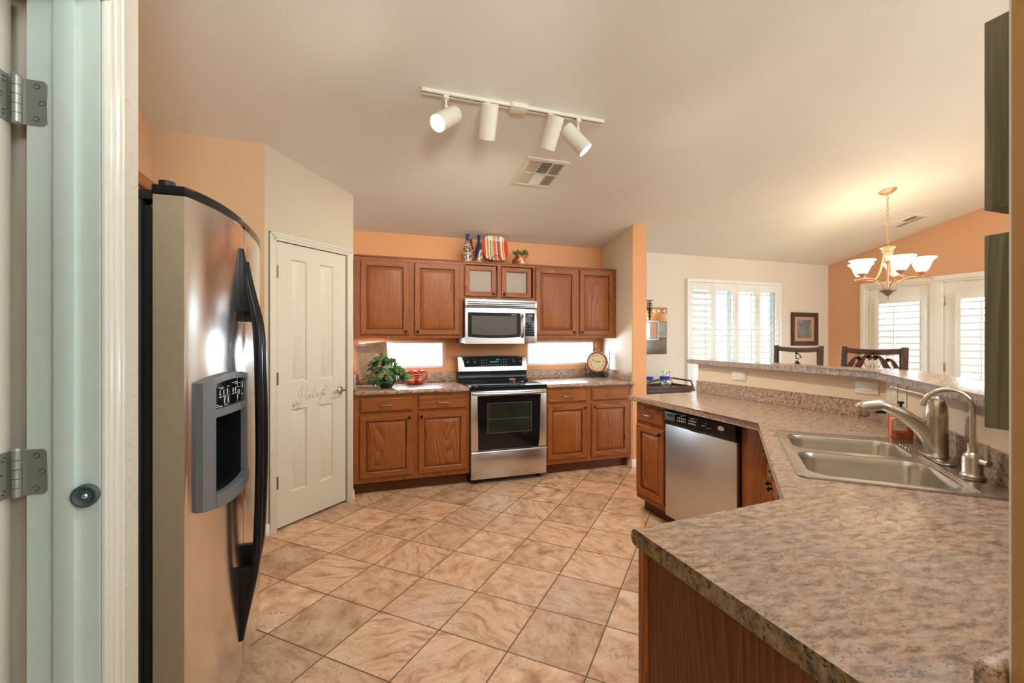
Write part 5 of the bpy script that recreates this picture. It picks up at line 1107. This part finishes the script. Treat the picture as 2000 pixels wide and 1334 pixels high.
MB().tube([(bw * 1.1, 0, bh), rm[3], rm[0], rm[1], (bw, 0, 0.02), (bw * 1.1, 0, bh)], 0.008, 8).build('rim', RATC, B)
PV = thing('ivy_plant', 'bushy ivy plant with lobed leaves trailing over the left counter', 'plant', (0.285, 4.30, 0.9147))
MB().lathe([(0, 0), (0.045, 0), (0.062, 0.03), (0.068, 0.07), (0.060, 0.105), (0.054, 0.105), (0.05, 0.09), (0, 0.09)], 20).build('pot', simple('dark_moss_pot', (0.035, 0.028, 0.024, 1), 0.9, var=0.5, sc=90), PV)
def leaf_pts(): return [(0, -0.02), (0.22, -0.30), (0.50, -0.34), (0.46, -0.06), (0.78, 0.10), (0.52, 0.26), (0.56, 0.52), (0.28, 0.50), (0.0, 1.0), (-0.28, 0.50), (-0.56, 0.52), (-0.52, 0.26), (-0.78, 0.10), (-0.46, -0.06), (-0.50, -0.34), (-0.22, -0.30)]
LP = leaf_pts(); rr = random.Random(11)
def leafmat(name, stops):
    m, nt, b = base(name, (0.05, 0.15, 0.04, 1), 0.42); g = nd(nt, 'ShaderNodeNewGeometry'); lk(nt, ramp(nt, g.outputs['Random Per Island'], stops), b.inputs['Base Color']); b.inputs['Subsurface Weight'].default_value = 0.0
    return m
LEAF = leafmat('ivy_leaf', [(0.0, (0.022, 0.055, 0.020)), (0.35, (0.045, 0.12, 0.03)), (0.7, (0.09, 0.19, 0.045)), (1.0, (0.20, 0.30, 0.085))])
def add_leaf(mb, p, d, n, size):
    d = Vector(d).normalized(); n = Vector(n); n = (n - d * n.dot(d)).normalized(); s_ = d.cross(n)
    vs = [tuple(p)] + [tuple(Vector(p) + s_ * (a * size) + d * ((b - .1) * size) - n * (0.10 * size * (a * a + (b - .3) ** 2))) for a, b in LP]
    vs[0] = tuple(Vector(p) + d * (0.12 * size) + n * (0.04 * size)); k = len(LP)
    mb.raw(vs, [(0, i + 1, (i + 1) % k + 1) for i in range(k)])
mb = MB(); st = MB(); n_ = 0
while n_ < 150:
    a = rr.uniform(0, 2 * PI); e = rr.uniform(-0.45, 1.3); R0 = rr.uniform(0.6, 1.0)
    p = Vector((0.150 * R0 * math.cos(a) * math.cos(e) - 0.03, 0.105 * R0 * math.sin(a) * math.cos(e) - 0.01, 0.095 + 0.185 * R0 * math.sin(e)))
    if p.x < -0.14 and p.y > -0.05: continue
    if p.z < 0.045: p.z = 0.045 + rr.random() * 0.02
    out = (p - Vector((0, 0, 0.07))).normalized()
    add_leaf(mb, p, (out.x * .6 + rr.uniform(-.5, .5), out.y * .6 + rr.uniform(-.5, .5), -0.55 + rr.uniform(-.3, .6)), out + Vector((0, -0.25, 0.25)), rr.uniform(0.030, 0.048)); n_ += 1
for k in range(7):                                             # trailing stems to the right
    e = Vector((rr.uniform(0.12, 0.185), rr.uniform(-0.09, 0.05), rr.uniform(0.05, 0.13))); pts = bez([(0.02, 0, 0.12), (0.08, -0.01, 0.24 - 0.02 * k), (e.x, e.y, 0.14), tuple(e)], 8); st.tube(pts, 0.0018, 5)
    for q in pts[2:]:
        for _ in range(2): add_leaf(mb, q + Vector((rr.uniform(-.01, .01), rr.uniform(-.01, .01), rr.uniform(-.01, .01))), (rr.uniform(-.5, .8), rr.uniform(-.6, .3), rr.uniform(-.8, .2)), (rr.uniform(-.4, .4), -0.7, 0.6), rr.uniform(0.022, 0.034))
mb.build('ivy_foliage', LEAF, PV, ang=60); st.build('stems', simple('brown_stem', (0.07, 0.05, 0.025, 1), 0.7), PV)
PV.scale = (1.08, 1.0, 1.12)
MUG = stripes('striped_mug_glaze', 2, [(0.0, srgb(196, 38, 26)), (0.20, srgb(122, 118, 108)), (0.26, srgb(120, 190, 190)), (0.33, srgb(224, 190, 60)), (0.40, srgb(226, 84, 36)), (0.52, srgb(226, 178, 60)), (0.57, srgb(78, 108, 60)), (0.68, srgb(206, 214, 180)), (0.73, srgb(198, 44, 38)), (0.92, srgb(160, 52, 60))], 0.0, 0.125)
REDG = simple('red_glaze', srgb(200, 40, 32), 0.2, coat=0.5)
def mug(label, x, y, z, ha):
    t = thing('coffee_mug', label, 'mug', (x, y, z), 0, 'striped mugs')
    MB().lathe([(0, 0.0), (0.036, 0.0), (0.0405, 0.004), (0.0415, 0.12), (0.0425, 0.124), (0.040, 0.125), (0.0385, 0.118), (0.037, 0.008), (0, 0.007)], 32).build('mug_body', MUG, t)
    MB().tube([(p.x * math.cos(ha), p.x * math.sin(ha), p.z) for p in crom([(0.040, 0, 0.100), (0.058, 0, 0.112), (0.078, 0, 0.100), (0.080, 0, 0.070), (0.066, 0, 0.042), (0.040, 0, 0.026)], 6)], 0.0062, 10, flat=1.2).build('handle', REDG, t)
sau = tag(MB().lathe([(0, 0.0005), (0.05, 0.0005), (0.088, 0.010), (0.092, 0.0135), (0.088, 0.0145), (0.052, 0.0055), (0, 0.005)], 32).build('saucer', REDG), 'red saucer carrying the two striped mugs', 'saucer'); sau.location = (0.575, 4.575, 0.9145)
mug('red striped mug on the saucer, nearer the ivy', 0.533, 4.548, 0.9232, -0.35); mug('red striped mug on the saucer, farther from the ivy', 0.618, 4.600, 0.9232, -0.25)

# ---------------------------------------------------------------- scrolled table clock
CK = thing('table_clock', 'round cream-faced clock on a scrolled iron stand by the wing wall', 'clock', (2.625, 4.555, 0.9145), -0.40)
cz0 = 0.188; MF = TR(0, 0, cz0) @ RX(PI / 2)
RIMC = simple('copper_rim', srgb(170, 104, 66), 0.35, 0.7); FACE = simple('aged_cream_dial', srgb(226, 208, 162), 0.5, var=0.05, sc=40)
MB().lathe([(0, -0.02), (0.108, -0.02), (0.118, -0.008), (0.1215, 0.008), (0.1175, 0.020), (0.110, 0.022)], 48, M=MF).build('clock_case', PEWTER, CK)
MB().lathe([(0.110, 0.0222), (0.1165, 0.021), (0.1045, 0.013), (0.098, 0.011), (0.098, 0.006), (0.110, 0.006)], 48, M=MF).build('bezel', RIMC, CK)
dl = MB().lathe([(0.0985, 0.0065), (0, 0.0065)], 48, M=MF).build('dial', FACE, CK)
mb = MB()
for i, r_ in enumerate(('XII', 'I', 'II', 'III', 'IIII', 'V', 'VI', 'VII', 'VIII', 'IX', 'X', 'XI')):
    a = PI / 2 - i * PI / 6; mb.text(r_, 0.030, MF @ TR(0.076 * math.cos(a), 0.076 * math.sin(a), 0.0070) @ RZ(a - PI / 2) @ Matrix.Scale(0.72, 4, (1, 0, 0)), 0.0003)
mb.build('numerals', simple('grey_numeral', (0.09, 0.08, 0.065, 1), 0.6), dl)
def hand(a, L, w_): 
    mb = MB().prism([(-0.012, -w_ / 2), (L * .55, -w_), (L * .68, -w_ * 2.0), (L, 0), (L * .68, w_ * 2.0), (L * .55, w_), (-0.012, w_ / 2)], 0.008, 0.0092, M=MF @ RZ(a)); mb.lathe([(0, 0.0105), (0.005, 0.0098), (0.005, 0.0085)], 14, M=MF); mb.build('clock_hand', IRON, CK)
hand(PI / 2 - (2 + 48 / 60) * PI / 6 + PI / 60, 0.040, 0.0028); hand(PI / 2 - 49 * PI / 30, 0.068, 0.0022)
def spiral(c, r, a0, turns, n=26, dirn=1): return [(c[0] + r * (1 - 0.82 * i / n) * math.cos(a0 + dirn * turns * 2 * PI * i / n), c[1], c[2] + r * (1 - 0.82 * i / n) * math.sin(a0 + dirn * turns * 2 * PI * i / n)) for i in range(n + 1)]
for s_ in (-1, 1):
    mb = MB()
    for yy in (-0.030, 0.034): mb.tube([(s_ * 0.02, yy, 0.055)] + spiral((s_ * 0.098, yy, 0.0375), 0.0335, PI / 2, 1.4, 30, -s_), 0.0038, 8)
    mb.tube([(s_ * 0.098, -0.032, 0.0715), (s_ * 0.098, 0.036, 0.0715)], 0.003, 6).build('scroll_foot', IRON, CK)
    mb = MB().tube(spiral((s_ * 0.128, 0.0, 0.105), 0.022, -PI / 2, 1.3, 24, s_), 0.0026, 7).tube(crom([(s_ * 0.108, 0, 0.071), (s_ * 0.122, 0, 0.090), (s_ * 0.130, 0, 0.130), (s_ * 0.126, 0, 0.19)], 5), 0.003, 7); mb.build('side_scroll', IRON, CK)
    MB().tube([(0, 0, cz0 + 0.118)] + spiral((s_ * 0.022, 0.0, cz0 + 0.140), 0.020, -PI / 2, 1.4, 24, s_), 0.0024, 7).build('top_scroll', IRON, CK)
MB().tube([(-0.10, 0.0, 0.068), (0.10, 0.0, 0.068)], 0.0045, 8).build('cross_bar', IRON, CK)
mb = MB()
for k in range(9): mb.tube([(-0.070 + 0.0175 * k, 0.004, 0.010), (-0.070 + 0.0175 * k, 0.004, 0.068)], 0.0028, 6)
mb.tube([(-0.075, 0.004, 0.010), (0.075, 0.004, 0.010)], 0.0035, 6).tube([(-0.075, 0.004, 0.038), (0.075, 0.004, 0.038)], 0.0028, 6).build('stand_lattice', IRON, CK)
mb = MB().tube([(0.142, 0.0, 0.13), (0.142, 0.0, 0.315)], 0.0026, 7)
for z, s_ in ((0.285, -1), (0.285, 1), (0.245, 1), (0.235, -1)): mb.tube([(0.142, 0, z - 0.018)] + spiral((0.142 + s_ * 0.014, 0, z), 0.013, -PI / 2, 1.2, 18, s_), 0.0018, 6)
mb.build('scroll_finial', IRON, CK)

# ---------------------------------------------------------------- on top of the wall cabinets
ZT = 1.372 + 0.7765
def mosaic(name, base_c, lo, diag=False):
    m, nt, b = base(name, base_c, 0.15, coat=0.6); tc = nd(nt, 'ShaderNodeTexCoord'); v = tc.outputs['Object']
    vo = nd(nt, 'ShaderNodeTexVoronoi', {'Vector': v, 'Scale': 105.0}); 
    hs = nd(nt, 'ShaderNodeSeparateColor', {0: vo.outputs['Color']}).outputs[0]
    c = ramp(nt, hs, [(0.0, srgb(196, 40, 30)), (0.2, srgb(240, 232, 210)), (0.4, srgb(226, 186, 60)), (0.55, srgb(70, 110, 180)), (0.68, srgb(206, 70, 44)), (0.80, srgb(120, 150, 70)), (0.9, srgb(244, 240, 226))], 'CONSTANT')
    c = nd(nt, 'ShaderNodeMix', {0: ramp(nt, vo.outputs['Distance'], [(0.50, (0, 0, 0)), (0.60, (1, 1, 1))]), 6: c, 7: (0.05, 0.03, 0.025, 1)}, data_type='RGBA').outputs[2]
    sp = nd(nt, 'ShaderNodeSeparateXYZ', {0: v}); z = sp.outputs[2]
    if diag: z = nd(nt, 'ShaderNodeMath', {0: sp.outputs[0], 1: -2.4, 2: z}, operation='MULTIPLY_ADD').outputs[0]
    msk = ramp(nt, z, [(lo, (0, 0, 0)), (lo + 0.003, (1, 1, 1))])
    lk(nt, nd(nt, 'ShaderNodeMix', {0: msk, 6: c, 7: base_c}, data_type='RGBA').outputs[2], b.inputs['Base Color'])
    bump(nt, b, vo.outputs['Distance'], 0.4, 0.002); return m
def bottle(label, x, y, r, h, m, mneck):
    t = thing('decorated_bottle', label, 'bottle', (x, y, ZT), 0, 'decorated bottles on the wall cabinets')
    MB().lathe([(0, 0.003), (r * 0.7, 0.0), (r, 0.006), (r * 1.0, h * 0.42), (r * 0.92, h * 0.52), (r * 0.62, h * 0.66), (r * 0.40, h * 0.76), (r * 0.36, h * 0.80)], 28).build('bottle_body', m, t)
    MB().lathe([(r * 0.365, h * 0.795), (r * 0.34, h * 0.90), (r * 0.34, h * 0.935), (r * 0.43, h * 0.945), (r * 0.43, h * 0.985), (r * 0.36, h), (0, h)], 24).build('bottle_neck', mneck, t)
bottle('bottle covered in mosaic beads with a blue neck, nearest the left', 1.106, 4.535, 0.047, 0.292, mosaic('mosaic_all', srgb(30, 50, 140), 0.22), simple('cobalt_glass', srgb(26, 48, 138), 0.12, coat=0.4))
bottle('brown-necked bottle with beaded body behind the blue-necked one', 1.170, 4.640, 0.036, 0.268, mosaic('mosaic_brown', srgb(92, 46, 22), 0.155), simple('brown_glass', srgb(96, 48, 24), 0.12, coat=0.4))
bottle('navy bottle with a diagonal band of beads beside the striped plate', 1.226, 4.535, 0.040, 0.290, mosaic('mosaic_navy', srgb(20, 32, 74), 0.115, True), simple('navy_glass', srgb(20, 32, 84), 0.12, coat=0.4))
PLS = stripes('striped_plate_glaze', 0, [(0.0, srgb(214, 62, 34)), (0.12, srgb(222, 214, 196)), (0.17, srgb(196, 150, 52)), (0.21, srgb(226, 120, 60)), (0.26, srgb(236, 226, 206)), (0.30, srgb(70, 96, 92)), (0.33, srgb(158, 186, 178)), (0.40, srgb(210, 170, 70)), (0.44, srgb(228, 96, 52)), (0.55, srgb(240, 200, 160)), (0.58, srgb(110, 150, 168)), (0.62, srgb(46, 50, 54)), (0.65, srgb(226, 88, 46)), (0.72, srgb(238, 196, 120)), (0.76, srgb(206, 214, 210)), (0.80, srgb(60, 90, 70)), (0.82, srgb(236, 170, 90)), (0.86, srgb(214, 58, 34))], -0.138, 0.138)
pt = thing('striped_plate', 'rounded-square plate with colourful stripes on the wall cabinets', 'plate', M=TR(1.408, 4.545, ZT + 0.170) @ RX(-0.22))
def sup(r, n=48, e=3.2): return [(math.copysign(abs(math.cos(a)) ** (2 / e), math.cos(a)) * r, math.copysign(abs(math.sin(a)) ** (2 / e), math.sin(a)) * r) for a in [2 * PI * k / n for k in range(n)]]
t = bmesh.new(); R_ = [[t.verts.new((x, y, z)) for x, z in sup(r)] for r, y in ((0.08, 0.014), (0.134, -0.004), (0.138, -0.008), (0.134, -0.010), (0.092, 0.006), (0.085, 0.008))]
for A, B in zip(R_, R_[1:]):
    for k in range(48): t.faces.new((A[k], A[(k + 1) % 48], B[(k + 1) % 48], B[k]))
t.faces.new(R_[0]); t.faces.new(R_[-1]); MB().add(t).build('plate_body', PLS, pt)
ps = thing('plate_stand', 'small dark iron easel holding the striped plate', 'plate stand', (1.408, 4.545, ZT))
mb = MB()
for s_ in (-1, 1): mb.tube(crom([(s_ * 0.050, 0.075, 0.003), (s_ * 0.050, 0.02, 0.014), (s_ * 0.050, -0.02, 0.020), (s_ * 0.050, -0.055, 0.010), (s_ * 0.050, -0.062, 0.030), (s_ * 0.052, -0.050, 0.044)], 6), 0.0032, 8).tube(spiral((s_ * 0.068, -0.058, 0.018), 0.016, PI / 2, 1.2, 20, s_), 0.0026, 7).tube([(s_ * 0.050, 0.075, 0.003), (s_ * 0.030, 0.078, 0.16)], 0.003, 8)
mb.tube([(-0.030, 0.078, 0.16), (0.030, 0.078, 0.16)], 0.003, 8).tube([(0.062 * math.cos(a), -0.056, 0.020 + 0.062 * math.sin(a)) for a in [PI * k / 16 for k in range(17)]], 0.0026, 7); mb.build('wire_frame', IRON, ps)
PT = thing('succulent_planter', 'painted orange pot with green succulents and a pine cone on the wall cabinets', 'planter', (1.668, 4.545, ZT))
pm, nt_, b_ = base('painted_terracotta', srgb(204, 110, 58), 0.4); n1 = noise(nt_, coords(nt_), 22, 2); n2 = noise(nt_, coords(nt_, rot=(1, 2, 0)), 26, 2)
c_ = nd(nt_, 'ShaderNodeMix', {0: ramp(nt_, n1, [(0.56, (0, 0, 0)), (0.58, (1, 1, 1))]), 6: srgb(208, 116, 62), 7: srgb(238, 206, 170)}, data_type='RGBA').outputs[2]
lk(nt_, nd(nt_, 'ShaderNodeMix', {0: ramp(nt_, n2, [(0.60, (0, 0, 0)), (0.62, (1, 1, 1))]), 6: c_, 7: srgb(52, 46, 70)}, data_type='RGBA').outputs[2], b_.inputs['Base Color'])
MB().lathe([(0, 0), (0.038, 0), (0.058, 0.022), (0.064, 0.05), (0.056, 0.080), (0.046, 0.092), (0.048, 0.098), (0.042, 0.098), (0.04, 0.085), (0, 0.08)], 28, center=(0.012, 0, 0)).build('pot', pm, PT)
rr = random.Random(5); mb = MB()
def spike(mb, p, d, L, r): d = Vector(d).normalized(); p = Vector(p); mb.tube([p, p + d * L * 0.5 + Vector((0, 0, 0.003)), p + d * L], [r * 0.8, r, 0.0004], 6, flat=0.4)
for cx_, cz_, n in ((-0.035, 0.115, 26), (0.012, 0.120, 26), (0.055, 0.118, 20)):
    for i in range(n): spike(mb, (cx_, -0.01, cz_), (rr.uniform(-1, 1), rr.uniform(-1, .7), rr.uniform(-0.15, 1.1)), rr.uniform(0.045, 0.075), 0.0055)
mb.build('succulent_leaves', leafmat('succulent_leaf', [(0, (0.03, 0.12, 0.02)), (0.6, (0.08, 0.24, 0.03)), (1, (0.20, 0.36, 0.06))]), PT)
for i, (x, y, z, r) in enumerate(((-0.050, -0.030, 0.034, 0.034), (-0.030, -0.045, 0.085, 0.022))):
    mb = MB()
    for k in range(40):
        a = k * 2.4; h = -1 + 2 * (k + .5) / 40; q = math.sqrt(1 - h * h); mb.sphere((x + r * .8 * q * math.cos(a), y + r * .8 * q * math.sin(a), z + r * .95 * h), r * 0.26, 6, (1, 1, .6))
    mb.sphere((x, y, z), r * .8, 10); mb.build('pine_cone', simple('cone_brown', srgb(136, 78, 48), 0.7, var=0.3, sc=120), PT)
mb = MB()
for i in range(26): a = i * 2.4; q = 0.010 + 0.0011 * i; mb.raw([(0.070 + q * math.cos(a), -0.02, 0.128 + q * math.sin(a)), (0.070 + (q + .012) * math.cos(a + .4), -0.032 + .001 * i, 0.128 + (q + .012) * math.sin(a + .4)), (0.070 + (q + .012) * math.cos(a - .4), -0.032 + .001 * i, 0.128 + (q + .012) * math.sin(a - .4))], [(0, 1, 2)])
mb.build('dried_rose', simple('dusky_rose', srgb(120, 74, 62), 0.7, var=0.3), PT)

# ---------------------------------------------------------------- dining side: wall art, picture, sideboard, glassware
WA = thing('wall_art', 'textured metal wall panel with inset mirror beside the wing wall', 'wall art', (3.46, WB - 0.02, 1.46))
CPR = simple('brushed_copper_sheet', srgb(206, 160, 104), 0.22, 0.75, var=0.06)
MB().box(3.20, 3.722, WB - 0.022, WB - 0.001, 1.580, 1.755, 0.002).build('copper_panel', CPR, WA, **wm)
hm, nt_, b_ = base('hammered_pewter', (0.34, 0.31, 0.26, 1), 0.35, 0.85); bump(nt_, b_, nd(nt_, 'ShaderNodeTexVoronoi', {'Vector': coords(nt_), 'Scale': 75.0}).outputs['Distance'], 0.9, 0.006)
MB().box(3.20, 3.722, WB - 0.020, WB - 0.001, 1.376, 1.5795, 0.002).build('hammered_panel', hm, WA, **wm)
mb = MB().box(3.20, 3.722, WB - 0.016, WB - 0.001, 1.175, 1.3755, 0.001)
lm, nt_, b_ = base('woven_metal', (0.22, 0.19, 0.14, 1), 0.35, 0.85); wv = nd(nt_, 'ShaderNodeTexWave', {'Vector': coords(nt_, (1, 1, 1), (0, PI / 4, 0)), 'Scale': 17.0}); wv2 = nd(nt_, 'ShaderNodeTexWave', {'Vector': coords(nt_, (1, 1, 1), (0, -PI / 4, 0)), 'Scale': 17.0})
lk(nt_, ramp(nt_, nd(nt_, 'ShaderNodeMath', {0: wv.outputs['Fac'], 1: wv2.outputs['Fac']}, operation='MULTIPLY').outputs[0], [(0.1, (0.05, 0.042, 0.03)), (0.6, (0.42, 0.36, 0.26))]), b_.inputs['Base Color'])
mb.build('woven_panel', lm, WA, **wm)
for x in (3.507, 3.591, 3.675):
    mb = MB(); 
    for a in (0, PI / 4): mb.prism([(0.030 * math.cos(a + k * PI / 2) if k % 1 == 0 else 0, 0.030 * math.sin(a + k * PI / 2)) for k in range(4)], 0, 0.006 + a * .002, 0.002, 1, M=TR(x, WB - 0.022, 1.712) @ RX(PI / 2) @ Matrix.Scale(1.0 if a == 0 else 0.8, 4))
    mb.build('star_stud', PEWTER, WA, **wm)
mb = MB().loops([(3.28, 3.590, 1.345, 1.590, WB - 0.021), (3.28, 3.590, 1.345, 1.590, WB - 0.034), (3.305, 3.565, 1.370, 1.565, WB - 0.036), (3.310, 3.560, 1.375, 1.560, WB - 0.028)], cap0=True, cap1=False)
mf = mb.build('mirror_frame', PEWTER, WA, **wm)
mb = MB()
for k in range(9): mb.sphere((3.577, WB - 0.036, 1.362 + k * 0.0265), 0.009, 10, (1, .6, 1))
for k in range(10): mb.sphere((3.300 + k * 0.0275, WB - 0.036, 1.578), 0.009, 10, (1, .6, 1))
mb.build('beading', simple('silver_bead', (0.85, 0.85, 0.82, 1), 0.08, 1.0), mf, **wm)
MB().box(3.310, 3.560, WB - 0.0285, WB - 0.0275, 1.375, 1.560).build('mirror_glass', simple('mirror_silver', (0.75, 0.76, 0.78, 1), 0.03, 1.0, var=0.01), WA, **wm)
mb = MB().tube([(3.462, WB - 0.030, 1.60), (3.462, WB - 0.030, 1.84)], 0.007, 8)
for z, L in ((1.640, .045), (1.668, .05), (1.690, .035), (1.715, .05), (1.740, .05), (1.775, .045), (1.800, .04), (1.835, .05)):
    for s_ in (-1, 1): mb.tube([(3.462, WB - 0.030, z), (3.462 + s_ * L * .5, WB - 0.030, z + .005), (3.462 + s_ * L, WB - 0.030, z + .004)], [0.004, 0.006, 0.002], 6)
mb.build('metal_branch', IRON, WA, **wm)
FP = thing('framed_picture', 'dark wood framed relief picture on the dining room wall', 'picture', (6.106, WB - 0.02, 1.505))
x0, x1, z0, z1 = 5.852, 6.360, 1.268, 1.738
MB().loops([(x0, x1, z0, z1, WB - 0.001), (x0, x1, z0, z1, WB - 0.030), (x0 + .012, x1 - .012, z0 + .012, z1 - .012, WB - 0.034), (x0 + .05, x1 - .05, z0 + .05, z1 - .05, WB - 0.022), (x0 + .060, x1 - .060, z0 + .060, z1 - .060, WB - 0.018), (x0 + .060, x1 - .060, z0 + .060, z1 - .060, WB - 0.006)], cap0=True, cap1=False).build('frame', DARKW, FP, **wm)
MB().box(x0 + .055, x1 - .055, WB - 0.010, WB - 0.006, z0 + .055, z1 - .055).build('mat_board', simple('tan_mat', srgb(190, 150, 122), 0.7), FP, **wm)
am_, nt_, b_ = base('grey_relief', (0.20, 0.20, 0.18, 1), 0.6); lk(nt_, ramp(nt_, noise(nt_, coords(nt_), 14, 4, 0.6, 1.2), [(0.35, (0.11, 0.11, 0.10)), (0.65, (0.28, 0.27, 0.24))]), b_.inputs['Base Color']); bump(nt_, b_, noise(nt_, coords(nt_), 14, 3, 0.5, 1.2), 0.8, 0.01)
ar = MB().box(x0 + .120, x1 - .120, WB - 0.0125, WB - 0.010, z0 + .105, z1 - .105).build('relief', am_, FP, **wm)
mb = MB()
for pl in ([(6.06, 1.40), (6.05, 1.50), (6.13, 1.58), (6.20, 1.60)], [(6.06, 1.49), (6.14, 1.45), (6.16, 1.38)], [(6.12, 1.56), (6.19, 1.52), (6.18, 1.47)]): mb.tube([(p.x, WB - 0.0135, p.z) for p in crom([(a, 0, b) for a, b in pl], 5)], 0.008, 8, flat=.5)
mb.build('carved_lines', simple('light_grey_relief', (0.33, 0.32, 0.29, 1), 0.6), ar, **wm)
# sideboard with gallery tray
SB = thing('sideboard', 'dark wood sideboard against the dining wall behind the wing wall', 'sideboard', (3.40, 4.46, 0))
MB().box(3.03, 3.745, 4.255, 4.715, 0.755, 0.785, 0.004).build('table_top', DARKH, SB, **wm); MB().box(3.06, 3.715, 4.28, 4.70, 0.12, 0.7545, 0.003).build('case', DARKW, SB, **wm)
for i in range(2): MB().box(3.08 + 0.315 * i, 3.385 + 0.315 * i, 4.268, 4.2795, 0.16, 0.72, 0.004).build('cabinet_door', DARKW, SB, **wm)
for x in (3.075, 3.70):
    for y in (4.30, 4.68): MB().box(x - .02, x + .02, y - .02, y + .02, 0, 0.1195, 0.002).build('leg', DARKW, SB, **wm)
TY = thing('serving_tray', 'dark wooden serving tray with raised rail on the sideboard', 'tray', (3.40, 4.44, 0.786))
MB().box(3.04, 3.735, 4.262, 4.66, 0.7855, 0.797, 0.002).build('tray_base', DARKH, TY, **wm)
mb = MB()
for a in ((3.04, 3.735, 4.262, 4.280), (3.04, 3.735, 4.642, 4.66), (3.04, 3.058, 4.280, 4.642), (3.717, 3.735, 4.280, 4.642)): mb.box(*a, 0.7975, 0.818, 0.003)
mb.build('tray_rim', DARKW, TY, **wm)
MB().tube([(3.40, 4.645, 0.835), (3.47, 4.65, 0.850), (3.70, 4.652, 0.878), (3.726, 4.60, 0.878), (3.727, 4.30, 0.872), (3.727, 4.275, 0.818)], 0.010, 8).cyl((3.70, 4.65, 0.80), (3.70, 4.65, 0.878), 0.008, n=8).build('tray_rail', DARKW, TY, **wm)
GL = pane_mat('clear_glassware', (0.95, 0.97, 0.96), 0.10); GLB, nt_, b_ = base('cobalt_rim_glass', srgb(40, 60, 190), 0.08, alpha=0.85)
gp = thing('glass_pitcher', 'clear glass pitcher on the serving tray', 'pitcher', (3.455, 4.40, 0.7975))
MB().lathe([(0, 0.004), (0.045, 0.0), (0.066, 0.022), (0.072, 0.055), (0.060, 0.100), (0.040, 0.130), (0.036, 0.155), (0.046, 0.185), (0.0445, 0.186), (0.034, 0.156), (0.038, 0.131), (0.058, 0.100), (0.070, 0.055), (0.064, 0.024), (0.044, 0.006), (0, 0.008)], 28).build('pitcher_body', GL, gp)
MB().tube(crom([(0.042, 0, 0.165), (0.070, 0, 0.172), (0.088, 0, 0.145), (0.080, 0, 0.100), (0.062, 0, 0.085)], 6), 0.006, 8).build('handle', GL, gp); MB().tube(crom([(-0.040, 0, 0.178), (-0.052, 0, 0.196), (-0.060, 0, 0.203)], 5), [0.012] * 11, 8, flat=.4).build('spout', GL, gp)
def marg(label, x, y):
    t = thing('margarita_glass', label, 'glass', (x, y, 0.7975), 0, 'blue-rimmed glasses on the tray')
    MB().lathe([(0, 0.006), (0.038, 0.003), (0.040, 0.0), (0.0, 0.0)], 24).lathe([(0.006, 0.004), (0.006, 0.050), (0.026, 0.072), (0.030, 0.090), (0.052, 0.104), (0.056, 0.128), (0.0545, 0.128), (0.050, 0.106), (0.028, 0.092), (0.022, 0.074), (0, 0.058)], 28).build('glass_body', GL, t)
    MB().lathe([(0.0525, 0.106), (0.0575, 0.130), (0.0555, 0.133), (0.0535, 0.129), (0.0505, 0.107)], 28).build('blue_rim', GLB, t)
marg('blue-rimmed margarita glass in front of the pitcher', 3.375, 4.325); marg('blue-rimmed margarita glass half hidden by the wing wall', 3.165, 4.345)

# ---------------------------------------------------------------- wall plaques on the partition, seen edge-on
PQ = oak('weathered_olive_wood', lo=(0.060, 0.047, 0.024), mid=(0.140, 0.118, 0.070), hi=(0.215, 0.188, 0.120), rough=0.55)
def plaque(label, z0, z1):
    t = thing('wall_plaque', label, 'plaque', (0.85, 0.304, z0), PI, 'wooden plaques on the partition')
    MB().box(-0.15, 0.15, -0.0145, 0.0145, 0, z1 - z0, 0.0015).build('board', PQ, t)
    MB().box(-0.13, 0.13, -0.0165, -0.0147, 0.02, z1 - z0 - 0.02, 0.0006).build('painted_face', CREAM, t)
plaque('weathered olive wood plaque, the upper of two on the right partition', 1.5216, 1.743); plaque('weathered olive wood plaque, the lower of two on the right partition', 1.267, 1.4925)
